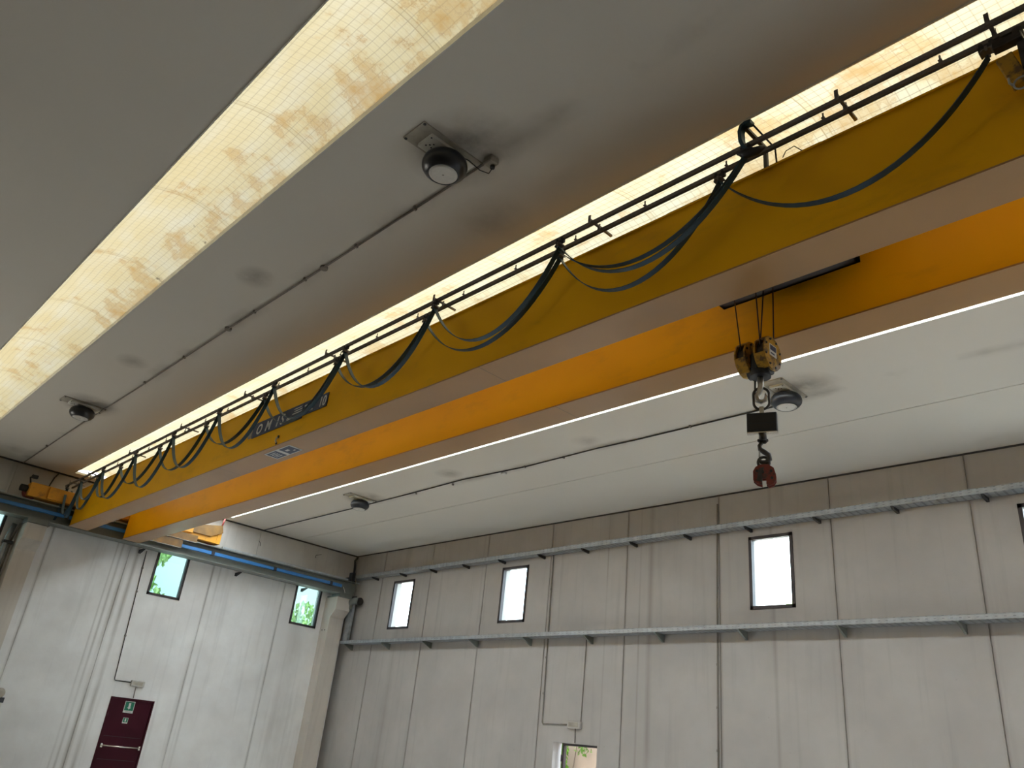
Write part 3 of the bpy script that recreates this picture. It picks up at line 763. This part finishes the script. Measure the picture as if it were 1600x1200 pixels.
MB().box(-0.05, 0.05, -0.012, 0.012, -0.035, 0.0).lathe([(0.014, -0.018), (0.014, 0.018)], (-0.03, 0, 0.008), 'Y', 10).lathe([(0.014, -0.018), (0.014, 0.018)], (0.03, 0, 0.008), 'Y', 10).build('carriage', 'black', trolley0)
MB().prism([(-0.045, -0.07), (-0.03, -0.045), (0.03, -0.045), (0.045, -0.07), (0.02, -0.055), (-0.02, -0.055)], -0.032, 0.032, 'Y').box(-0.008, 0.008, -0.036, -0.030, -0.075, -0.03).box(-0.008, 0.008, 0.030, 0.036, -0.075, -0.03).build('saddle', 'galv_rail', trolley0)
first = True
ordn = ['first', 'second', 'third', 'fourth', 'fifth', 'sixth', 'seventh', 'eighth', 'ninth', 'tenth', 'eleventh']
for side, xs, yy in (('outer', OUT, YO), ('inner', INN, YI)):
    for i, x in enumerate(xs):
        lab = 'small dark cable trolley on the %s festoon rail, %s counted from the right end' % (side, ordn[i])
        if first: trolley0.location = (x, yy, RZ - 0.01); trolley0['label'] = lab; first = False
        else: dup(trolley0, (x, yy, RZ - 0.01), lab)
ZC = RZ - 0.062
co = thing('festoon_cable', 'flat blue cable hanging in loops from the outer festoon rail of the crane', 'cable', (-10, YO, ZC), 'festoon cables of the crane')
ci = thing('festoon_cable', 'flat blue cable hanging in loops from the inner festoon rail, reaching the right frame edge', 'cable', (-10, YI, ZC), 'festoon cables of the crane')
for side, xs, yy, par in (('outer', OUT, YO, co), ('inner', INN, YI, ci)):
    for i in range(len(xs) - 1):
        L = 2.37 + (0.08 * random.uniform(-0.5, 1)) if side == 'outer' else 2.26 + 0.1 * random.uniform(-0.5, 1)
        if abs(xs[i] - xs[i + 1]) > 2.05: L = 2.55
        if side == 'inner' and i == 0: L = 2.42
        if abs(xs[i] - xs[i + 1]) < 1.5: L = 1.75
        za = ZC + (-0.02 if not (side == 'inner' and i == 0) else -0.05)
        MB().ribbon(catenary(xs[i], xs[i + 1], za, ZC - 0.02, L), yy, 0.052, 0.008).build('cable_loop', 'ribbon', par)
# second ribbon in the first paired span
MB().ribbon(catenary(-2.50, -4.48, ZC - 0.02, ZC - 0.02, 2.30), YO + 0.02, 0.045, 0.008).build('cable_loop', 'ribbon', co)
# cable draped over the raised bracket down to the outer rail, and the last loop at the crane end
MB().ribbon([(-2.40, 6.345), (-2.45, 6.355), (-2.485, 6.345), (-2.50, 6.30), (-2.495, 6.20), (-2.47, 6.12), (-2.44, 6.07)], YO, 0.06, 0.03).build('draped_end', 'ribbon', co)
MB().tube([(-2.52, YO - 0.02, 6.09), (-2.46, YO - 0.01, 6.055), (-2.38, YO + 0.02, 6.06), (-2.33, YO + 0.04, 6.09)], [0.02, 0.04, 0.035, 0.015], 10).build('tape_bundle', 'black', co)
MB().ribbon(catenary(-19.35, -19.75, ZC - 0.02, ZC - 0.02, 1.5), YO, 0.05, 0.01).build('cable_loop', 'ribbon', co)
MB().ribbon(catenary(-18.95, -19.45, ZC - 0.02, ZC - 0.02, 1.45), YI, 0.05, 0.01).build('cable_loop', 'ribbon', ci)

# towing carriage at the right end of the inner rail
tw = thing('towing_carriage', 'cluttered metal towing carriage with yellow box at the right end of the festoon rail', 'carriage', (-0.68, 4.47, 6.05))
MB().bbox(-0.77, -0.60, 4.43, 4.50, 6.03, 6.085, 0.006).lathe([(0.03, -0.03), (0.03, 0.03)], (-0.74, 4.47, 6.10), 'Y', 14).lathe([(0.03, -0.03), (0.03, 0.03)], (-0.62, 4.47, 6.10), 'Y', 14).build('carriage_body', 'dark_steel', tw)
mt = Matrix.Translation((-0.70, 4.50, 5.86)) @ Matrix.Rotation(math.radians(-12), 4, 'Y')
MB().bbox(-0.05, 0.05, -0.03, 0.03, -0.15, 0.12, 0.006, mt).build('control_box', 'yellow_worn', tw, 'faded yellow box')
MB().box(-0.64, -0.60, 4.46, 4.54, 5.82, 6.02).box(-0.60, -0.54, 4.48, 4.52, 5.93, 6.05).build('switch_arm', 'dark_steel', tw)
MB().tube([(-0.72, 4.45, 5.76), (-0.72, 4.44, 5.71), (-0.70, 4.44, 5.68)], 0.007, 8).build('shackle_pin', 'galv', tw)
pts = [(-0.655 + 0.045 * math.cos(a), 4.44, 5.675 + 0.045 * math.sin(a)) for a in [2 * math.pi * k / 20 for k in range(20)]]
MB().tube(pts, 0.006, 8, closed=True).build('pull_ring', 'galv', tw)
MB().tube([(-0.57, 4.48, 6.0), (-0.52, 4.5, 5.88), (-0.50, 4.52, 5.78), (-0.55, 4.45, 5.66)], 0.005, 8).build('tow_wire', 'galv', tw)

# ------------------------------------------------------------------ hoist trolley, ropes, block
hx = -2.995
ht = thing('hoist_trolley', 'black hoist trolley sitting between the two yellow girders', 'hoist', (-2.78, 5.38, 6.14))
MB().box(-3.42, -2.15, 5.06, 5.53, 5.58, 5.62).box(-3.42, -2.15, 5.06, 5.09, 5.58, 6.16).box(-3.42, -2.15, 5.50, 5.53, 5.58, 5.80).box(-3.42, -3.39, 5.06, 5.5, 5.58, 5.8).box(-2.18, -2.15, 5.06, 5.5, 5.58, 5.8).build('drum_guard', 'black', ht)
MB().lathe([(0.18, -0.55), (0.18, 0.55)], (-2.78, 5.30, 5.95), 'X', 28).build('rope_drum', 'dark_steel', ht)
MB().box(-3.5, -2.05, 4.74, 6.02, 6.18, 6.24).build('deck', 'yellow_worn', ht)
MB().bbox(-2.9, -2.3, 5.55, 5.74, 5.9, 6.17, 0.02).build('motor', 'runway', ht)
for (x, y) in ((-3.35, 4.8), (-2.2, 4.8), (-3.35, 5.965), (-2.2, 5.965)):
    MB().lathe([(0.05, -0.03), (0.05, 0.03)], (x, y, 6.19), 'Y', 18).build('trolley_wheel', 'dark_steel', ht)
BZ = 4.89
topx = [(-3.17, 5.27), (-2.955, 5.27), (-2.98, 5.49), (-2.89, 5.49)]
botx = [(-3.105, 5.27), (-2.925, 5.27), (-3.06, 5.49), (-2.925, 5.49)]
for (tx, ty), (bx, by) in zip(topx, botx):
    MB().tube([(tx, min(ty, 5.46), 5.60), (bx, by, BZ + 0.05)], 0.006, 8).build('wire_rope', 'rope', ht)

hb = thing('hook_block', 'worn yellow double-sheave hook block hanging on four wire ropes', 'hook block', (hx, 5.38, BZ))
for bx in (-3.105, -2.925):
    def prof_pts(r, flat=0.0):
        return [(5.38 + r * math.cos(a) * 0.93, BZ + r * math.sin(a) * 1.02) for a in [2 * math.pi * (k + 0.5) / 14 for k in range(14)]]
    ch = MB()
    ch.prism(prof_pts(0.152), bx - 0.050, bx - 0.038, 'X'); ch.prism(prof_pts(0.152), bx + 0.038, bx + 0.050, 'X')
    # rim guard, open where the ropes run in
    for k in range(14):
        a0, a1 = 2 * math.pi * (k + 0.5) / 14, 2 * math.pi * (k + 1.5) / 14
        am = (a0 + a1) / 2
        if abs(math.sin(am)) < 0.5 and math.sin(am) > -0.1: continue
        P = lambda r, a: (5.38 + r * math.cos(a) * 0.93, BZ + r * math.sin(a) * 1.02)
        ch.prism([P(0.143, a0), P(0.143, a1), P(0.153, a1), P(0.153, a0)], bx - 0.040, bx + 0.040, 'X')
    c_ = ch.build('sheave_housing', 'yellow_worn', hb)
    MB().lathe([(0.120, -0.03), (0.107, -0.005), (0.107, 0.005), (0.120, 0.03)], (bx, 5.38, BZ), 'X', 28).build('sheave', 'dark_steel', c_)
    for k in range(8):
        a = 2 * math.pi * k / 8 + 0.3
        MB().lathe([(0.010, 0), (0.010, 0.010)], (bx + 0.049, 5.38 + 0.117 * math.cos(a), BZ + 0.128 * math.sin(a)), 'X', 8).build('bolt', 'dark_steel', c_)
MB().box(-2.875, -2.872, 5.325, 5.435, BZ - 0.03, BZ + 0.075).build('rating_plate', 'sign_white', hb, 'pale rating plate with dark print')
MB().box(-2.872, -2.870, 5.335, 5.425, BZ + 0.02, BZ + 0.065).box(-2.872, -2.870, 5.34, 5.40, BZ - 0.015, BZ - 0.003).build('plate_print', 'sign_blue', hb)
MB().bbox(-3.045, -2.965, 5.30, 5.46, BZ - 0.17, BZ + 0.02, 0.015).lathe([(0.05, -0.1), (0.05, 0.1)], (hx, 5.38, BZ - 0.14), 'X', 18).lathe([(0.085, -0.19), (0.085, -0.14), (0.06, -0.12)], (hx, 5.38, BZ), 'Z', 24).build('crosshead', 'black', hb)
# hook
ang = math.radians(26)
UX, UY = math.cos(ang), math.sin(ang)          # horizontal direction roughly across the line of sight
def HP(u, z, w=0.0): return (hx + UX * u - UY * w * 1, 5.38 + UY * u + UX * w, z)
hk = [(0.0, 4.72), (0.0, 4.62), (-0.012, 4.56), (-0.035, 4.53), (-0.03, 4.49), (0.0, 4.475), (0.03, 4.49), (0.038, 4.525), (0.032, 4.55)]
MB().tube([HP(u, z) for u, z in hk], [0.026, 0.026, 0.024, 0.022, 0.022, 0.022, 0.018, 0.014, 0.006], 12).build('hook', 'steel', hb, 'bare steel lifting hook')
MB().tube([HP(-0.045, 4.68, 0.02), HP(-0.05, 4.54, 0.02)], 0.008, 8).build('safety_latch', 'dark_steel', hb)

# crane scale with ring
cs = thing('crane_scale', 'black box-shaped crane scale with ring hanging from the hook', 'scale', (hx, 5.38, 4.17))
ring = []
for k in range(36):
    a = 2 * math.pi * k / 36; u = 0.062 * math.cos(a); z = 0.062 * math.sin(a) + (0.035 if math.sin(a) > 0 else -0.035)
    ring.append(HP(u, 4.505 + z))
MB().tube(ring, 0.011, 10, closed=True).build('suspension_ring', 'dark_steel', cs)
mt = Matrix.Translation((hx, 5.38, 4.285)) @ Matrix.Rotation(ang - math.radians(3), 4, 'Z')
MB().bbox(-0.118, 0.118, -0.03, 0.03, -0.082, 0.085, 0.006, mt).build('scale_case', 'black', cs)
MB().box(-0.095, 0.095, -0.033, -0.030, 0.0, 0.06, mt).box(-0.095, 0.095, -0.033, -0.030, -0.06, -0.015, mt).build('display_panel', 'rubber', cs)
MB().box(-0.118, 0.118, -0.030, 0.02, -0.089, -0.083, mt).build('base_plate', 'chrome', cs, 'bright lower plate')
MB().box(-0.018, 0.018, -0.012, 0.012, 0.085, 0.145, mt).build('eye_lug', 'steel', cs)
MB().tube([HP(0.0, 4.20), HP(0, 4.13)], [0.03, 0.032], 12).tube([HP(-0.03 , 4.145), HP(-0.033, 4.135), HP(-0.015, 4.118), HP(0.015, 4.118), HP(0.033, 4.135), HP(0.03, 4.145)], 0.012, 8).build('swivel', 'dark_steel', cs)
Zc = lambda z: 4.17 - (4.17 - z) * 0.72
lh = [(-0.01, 4.10), (-0.03, 4.06), (-0.025, 4.02), (0.01, 3.985), (0.045, 3.95), (0.05, 3.90), (0.02, 3.865), (-0.02, 3.87), (-0.035, 3.90), (-0.03, 3.93)]
MB().tube([HP(u * 0.9, Zc(z)) for u, z in lh], [0.016, 0.018, 0.02, 0.022, 0.022, 0.022, 0.02, 0.017, 0.012, 0.006], 12).build('lower_hook', 'dark_steel', cs)
MB().tube([HP(-0.027, Zc(4.06)), HP(-0.031, Zc(3.93))], 0.008, 8).build('safety_latch', 'steel', cs)

# lifting clamp
lc = thing('lifting_clamp', 'worn red plate lifting clamp hanging lowest under the crane scale', 'clamp', (hx, 5.38, 3.75))
eye = [HP(0.0 + 0.042 * math.cos(a), 3.948 + 0.042 * math.sin(a) * 1.1) for a in [2 * math.pi * k / 24 for k in range(24)]]
MB().tube(eye, 0.012, 8, closed=True).build('eye_ring', 'dark_steel', lc)
mt = Matrix.Translation((hx + 0.005, 5.38, 3.838)) @ Matrix.Rotation(ang, 4, 'Z')
def clampside(y0, y1, nm, mat):
    out = [(-0.03, 0.085), (0.03, 0.085), (0.07, 0.055), (0.085, 0.0), (0.085, -0.045), (0.065, -0.08), (0.03, -0.09), (0.012, -0.075), (0.012, -0.03), (-0.02, -0.03), (-0.02, -0.085), (-0.06, -0.07), (-0.085, -0.045), (-0.085, 0.03), (-0.065, 0.065)]
    MB().prism(out, y0, y1, 'Y', mt).build(nm, mat, lc)
clampside(-0.032, -0.022, 'side_plate', 'red_worn'); clampside(0.022, 0.032, 'side_plate', 'red_worn')
MB().prism([(-0.06, -0.05), (-0.02, -0.06), (-0.02, 0.0), (0.0, 0.06), (-0.04, 0.05)], -0.04, 0.02, 'Y', mt).prism([(0.015, -0.07), (0.06, -0.06), (0.07, 0.0), (0.015, -0.01)], -0.02, 0.02, 'Y', mt).build('jaw', 'dark_steel', lc)
mt2 = mt
for (u, z) in ((-0.055, 0.03), (0.05, 0.028), (0.055, -0.03), (-0.012, 0.02)):
    MB().prism([(u + 0.011 * math.cos(a), z + 0.011 * math.sin(a)) for a in [2 * math.pi * k / 10 for k in range(10)]], -0.042, -0.032, 'Y', mt).build('bolt', 'black', lc)
MB().box(-0.012, 0.012, -0.008, 0.008, 0.06, 0.115, mt).build('shackle_link', 'dark_steel', lc)

# ------------------------------------------------------------------ ceiling lamps
def lamp(x, y, label, src=None):
    if src is not None: return dup(src, (x, y, H), label)
    t = thing('high_bay_lamp', label, 'lamp', (x, y, H), 'black dome lamps under the ceiling')
    MB().box(x - 0.15, x + 0.15, y - 0.38, y + 0.32, H - 0.014, H).build('backing_plate', 'plate_old', t)
    MB().box(x - 0.10, x + 0.10, y - 0.25, y + 0.25, H - 0.045, H - 0.014).build('mounting_plate', 'plate_new', t)
    d = MB()
    for (dx, dy) in ((-0.135, -0.36), (0.135, -0.36), (-0.135, 0.3), (0.135, 0.3)): d.lathe([(0.014, -0.006), (0.014, 0)], (x + dx, y + dy, H - 0.014), 'Z', 10)
    for (dx, dy) in ((0.0, -0.19), (0.03, -0.17), (-0.02, -0.16), (0.08, -0.235), (-0.03, -0.21)): d.lathe([(0.008, -0.004), (0.008, 0)], (x + dx, y + dy, H - 0.045), 'Z', 8)
    d.build('screw', 'black', t)
    h = MB().lathe([(0.04, 0.20), (0.11, 0.195), (0.165, 0.175), (0.195, 0.14), (0.205, 0.10), (0.20, 0.065), (0.175, 0.028), (0.145, 0.004), (0.135, 0.0), (0.128, 0.004)], (x, y, H - 0.255), 'Z', 40)
    ho = h.build('housing', 'lamp_black', t)
    MB().box(x - 0.03, x + 0.03, y - 0.03, y + 0.03, H - 0.07, H - 0.045).build('neck', 'black', t)
    MB().lathe([(0.10, -0.002), (0.128, 0.002), (0.128, 0.008), (0.1, 0.01)], (x, y, H - 0.255), 'Z', 36).build('lens', 'lens', ho, 'pale unlit lens')
    MB().lathe([(0.007, -0.004), (0.007, 0.0)], (x, y, H - 0.257), 'Z', 10).build('lens_screw', 'conduit', ho)
    return t
l0 = lamp(-4.69, 3.07, 'closest and largest black dome lamp, between the two nearer roof lights')
lamp(-14.68, 3.10, 'black dome lamp at the far left, over the crane end of the first conduit', l0)
lamp(-14.71, 8.98, 'small distant black dome lamp on the pale ceiling near the far corner', l0)
lamp(-4.66, 9.02, 'black dome lamp directly behind the crane hook and scale', l0)

# ceiling conduits
def conduit(name, pts, r, label, clips, par_extra=None, mat='conduit'):
    t = thing(name, label, 'conduit', pts[0])
    MB().tube(pts, r, 8).build('pipe', mat, t)
    for c in clips: MB().box(c[0] - 0.012, c[0] + 0.012, c[1] - 0.02, c[1] + 0.02, c[2] - 0.02, c[2] + 0.02).build('clip', 'conduit', t)
    return t
zc = H - 0.018
c1 = conduit('ceiling_conduit', [(-4.50, 3.37, zc), (-7.24, 3.375, zc), (-9.7, 3.37, zc), (-13, 3.385, zc), (-15.6, 3.37, zc), (-19.8, 3.41, zc)], 0.012, 'thin grey conduit on the ceiling between the two nearer roof lights', [(x, 3.37, zc) for x in (-5.54, -6.58, -7.65, -8.9, -11.08, -12.6, -17.9)])
MB().lathe([(0.045, -0.03), (0.045, 0.0)], (-7.26, 3.385, H), 'Z', 16).lathe([(0.045, -0.03), (0.045, 0.0)], (-9.66, 3.375, H), 'Z', 16).build('round_box', 'conduit', c1)
sk = thing('ceiling_socket', 'small beige socket at the end of the conduit beside the largest lamp', 'socket', (-4.42, 3.38, H))
MB().bbox(-4.49, -4.38, 3.33, 3.43, H - 0.07, H, 0.01).build('socket_body', 'plate_old', sk)
MB().lathe([(0.022, -0.03), (0.022, 0)], (-4.43, 3.40, H - 0.07), 'Z', 12).build('plug', 'black', sk)
MB().tube([(-4.43, 3.40, H - 0.1), (-4.47, 3.40, H - 0.14), (-4.50, 3.32, H - 0.14), (-4.52, 3.2, H - 0.10), (-4.56, 3.12, H - 0.08)], 0.005, 6).build('lead', 'black', sk)
c2 = conduit('ceiling_conduit', [(-5.0, 9.37, zc), (-7.4, 9.355, zc), (-8.2, 9.30, zc - .01), (-9.96, 9.35, zc), (-11.6, 9.25, zc), (-13, 9.29, zc), (-15.6, 9.33, zc), (-19.85, 9.33, zc)], 0.012, 'thin dark conduit along the pale ceiling between crane and right wall', [(x, 9.35, zc) for x in (-6.4, -9.0, -9.96, -12.0, -13.2)], mat='rubber')
MB().bbox(-10.62, -10.52, 9.36, 9.44, H - 0.04, H, 0.008).build('inspection_box', 'sign_white', c2)

# ------------------------------------------------------------------ cable trays on the right wall
def tray(label, x0, x1, yf, z0, z1, bxs, tri, knobs=False):
    t = thing('cable_tray', label, 'cable tray', ((x0 + x1) / 2, YR - 0.15, z0), 'galvanised cable trays on the right wall')
    m_ = MB().box(x0, x1, yf, YR - 0.02, z0, z0 + 0.004).box(x0, x1, yf, yf + 0.004, z0, z1).box(x0, x1, YR - 0.024, YR - 0.02, z0, z1)
    m_.box(x0, x1, yf - 0.008, yf + 0.004, z1 - 0.006, z1)
    m_.build('tray_channel', 'galv_slotted', t)
    MB().box(x0, x1, yf + 0.03, YR - 0.06, z0 + 0.005, z0 + 0.035).build('cable_bundle', 'rubber', t)
    for bx in bxs:
        if tri: MB().prism([(YR, z0), (YR, z0 - 0.14), (YR - 0.03, z0 - 0.14), (yf - 0.01, z0 - 0.02), (yf - 0.01, z0)], bx - 0.018, bx + 0.018, 'X').build('bracket', 'runway', t)
        else: MB().prism([(YR, z0), (YR, z0 - 0.06), (yf + 0.05, z0 - 0.04), (yf, z0)], bx - 0.02, bx + 0.02, 'X').build('bracket', 'rubber', t)
        if knobs: MB().box(bx - 0.09, bx - 0.05, YR - 0.04, YR, z1 + 0.0, z1 + 0.06).build('wall_clip', 'galv_rail', t)
    return t
tray('lower galvanised cable tray on the right wall, below the windows', -19.58, 9.8, 12.12, 3.98, 4.06, [-19.3 + 1.71 * k for k in range(17)], True)
tray('upper galvanised cable tray on the right wall, above the windows', -19.75, 9.8, 12.16, 5.74, 5.83, [-12.267 + 1.27 * k for k in range(-5, 17)], False, True)
vt = thing('cable_tray', 'short vertical cable tray rising in the corner to the runway beam end', 'cable tray', (-19.5, 12.2, 4.06), 'galvanised cable trays on the right wall')
MB().box(-19.60, -19.36, 12.20, 12.205, 4.06, 5.2).box(-19.60, -19.596, 12.2, 12.28, 4.06, 5.2).box(-19.364, -19.36, 12.2, 12.28, 4.06, 5.2).build('tray_channel', 'galv', vt)
MB().box(-19.58, -19.38, 12.215, 12.27, 4.06, 5.24).build('cable_bundle', 'rubber', vt)
be = thing('pipe_elbow', 'dark grey bent duct end under the runway beam in the corner', 'duct', (-19.3, 12.2, 5.2))
MB().tube([(-19.47, 12.18, 4.9), (-19.46, 12.17, 5.02), (-19.40, 12.16, 5.10), (-19.30, 12.18, 5.13), (-19.18, 12.25, 5.12)], 0.095, 14).build('duct_bend', 'runway', be)
MB().lathe([(0.105, -0.02), (0.105, 0.02)], (-19.16, 12.27, 5.12), 'X', 18).build('collar', 'rubber', be)
cc = thing('corner_cable', 'thick black cable curving down the corner from the ceiling', 'cable', (-19.7, 12.3, 6.4))
MB().tube([(-19.82, 12.36, 6.42), (-19.83, 12.30, 6.32), (-19.82, 12.32, 6.15), (-19.80, 12.33, 5.9), (-19.72, 12.33, 5.72)], 0.03, 10).build('cable_run', 'rubber', cc)
MB().tube([(-19.3, 12.1, 5.75), (-19.2, 12.05, 5.6), (-19.2, 12.1, 5.4), (-19.3, 12.16, 5.28)], 0.012, 8).build('thin_wire', 'conduit', cc)
MB().tube([(-19.3, 11.75, 5.42), (-19.25, 11.78, 5.33), (-19.27, 11.82, 5.27)], 0.006, 8).build('thin_wire', 'plate_new', cc)

# wall conduits
c3 = conduit('wall_conduit', [(-12.0, YR - 0.016, 5.74), (-11.95, YR - 0.016, 2.36), (-11.92, YR - 0.016, 2.33), (-11.25, YR - 0.016, 2.345)], 0.014, 'grey conduit dropping from the upper tray to the box above the open door', [(-11.99, YR - 0.016, 5.0), (-11.975, YR - 0.016, 3.6), (-11.97, YR - 0.016, 2.9)])
el = thing('emergency_light', 'pale rectangular emergency light box above the open side door', 'emergency light', (-11.07, YR, 2.27), 'emergency light boxes above the doors')
MB().bbox(-11.235, -10.90, YR - 0.07, YR, 2.285, 2.415, 0.008).build('light_box', 'plastic_white', el)
MB().box(-11.19, -10.95, YR - 0.073, YR - 0.07, 2.31, 2.39).build('light_cover', 'plate_old', el)
MB().tube([(-11.06, YR - 0.012, 2.285), (-11.05, YR - 0.012, 2.03)], 0.010, 8).build('drop_pipe', 'conduit', el)
conduit('wall_conduit', [(-10.905, YR - 0.012, 3.97), (-10.93, YR - 0.012, 2.42)], 0.009, 'thin cable dropping from the lower tray to the light above the open door', [])
conduit('wall_conduit', [(-7.87, YR - 0.016, 6.3), (-7.89, YR - 0.016, 4.9), (-7.91, YR - 0.016, 0.2)], 0.016, 'straight vertical conduit on the right wall left of the large window', [(-7.885, YR - 0.016, 4.75), (-7.90, YR - 0.016, 3.45), (-7.905, YR - 0.016, 2.76), (-7.91, YR - 0.016, 2.1)])
conduit('wall_conduit', [(XL + 0.016, 6.60, 5.25), (XL + 0.016, 6.735, 2.36), (XL + 0.016, 6.76, 2.335), (XL + 0.016, 7.12, 2.335)], 0.010, 'thin dark conduit down the left wall to the box above the red door', [(XL + 0.016, 6.65, 4.3), (XL + 0.016, 6.69, 3.3), (XL + 0.016, 6.62, 4.85)], mat='rubber')
el2 = thing('emergency_light', 'pale rectangular emergency light box above the dark red door', 'emergency light', (XL, 7.26, 2.25), 'emergency light boxes above the doors')
MB().bbox(XL, XL + 0.07, 7.11, 7.415, 2.26, 2.385, 0.008).build('light_box', 'plastic_white', el2)
MB().box(XL + 0.07, XL + 0.073, 7.15, 7.37, 2.285, 2.36).build('light_cover', 'plate_old', el2)
MB().tube([(XL + 0.012, 7.255, 2.26), (XL + 0.012, 7.265, 2.01)], 0.010, 8).build('drop_pipe', 'conduit', el2)

# downpipe beside the left pillar
dp = thing('downpipe', 'grey rainwater pipe with clamp between left window and pillar', 'pipe', (XL + 0.1, 3.68, 0.0))
MB().tube([(XL + 0.09, 3.66, 0), (XL + 0.09, 3.66, 4.9), (XL + 0.11, 3.70, 5.15)], 0.05, 16).build('pipe', 'galv', dp)
MB().tube([(XL + 0.06, 3.755, 0), (XL + 0.06, 3.755, 4.85), (XL + 0.14, 3.765, 5.0), (XL + 0.28, 3.77, 5.16)], 0.018, 10).build('thin_pipe', 'conduit', dp)
MB().box(XL, XL + 0.15, 3.60, 3.79, 4.72, 4.78).build('pipe_clamp', 'black', dp)

# partly seen bell by the left frame edge
wb = thing('wall_bell', 'round greenish wall bell on a dark bracket at the left frame edge', 'bell', (XL, 4.58, 1.78))
MB().lathe([(0.10, 0.0), (0.10, 0.03), (0.085, 0.05), (0.04, 0.062)], (XL + 0.03, 4.56, 1.80), 'X', 28).build('gong', 'plate_old', wb)
MB().box(XL, XL + 0.06, 4.50, 4.68, 1.62, 1.72).build('bell_bracket', 'black', wb)
MB().box(XL, XL + 0.05, 4.52, 4.66, 1.50, 1.62).build('bell_box', 'plate_new', wb)

# loose cable on the edge beam and bent wires
fc = thing('sagging_cable', 'dark cable looping down the concrete edge beam above the crane end', 'cable', (XL + 0.14, 4.1, 6.3))
MB().tube([(XL + 0.14, 4.17, H - 0.03), (XL + 0.14, 4.12, 6.33), (XL + 0.14, 4.08, 6.15), (XL + 0.14, 4.06, 5.95)], 0.014, 8).build('cable_run', 'rubber', fc)
for (y, z, dy, lab) in ((9.36, 6.1, -0.08, 'small bent wire tie on the edge beam beside its vertical joint'), (11.05, 6.18, 0.14, 'small bent wire tie on the edge beam nearest the corner')):
    w = MB().tube([(XL + 0.12, y, z - 0.06), (XL + 0.17, y - 0.03, z), (XL + 0.16, y + dy, z + 0.06)], 0.007, 6)
    tag(w.build('wire_tie', 'rubber'), lab, 'wire', 'bent wire ties on the edge beam')
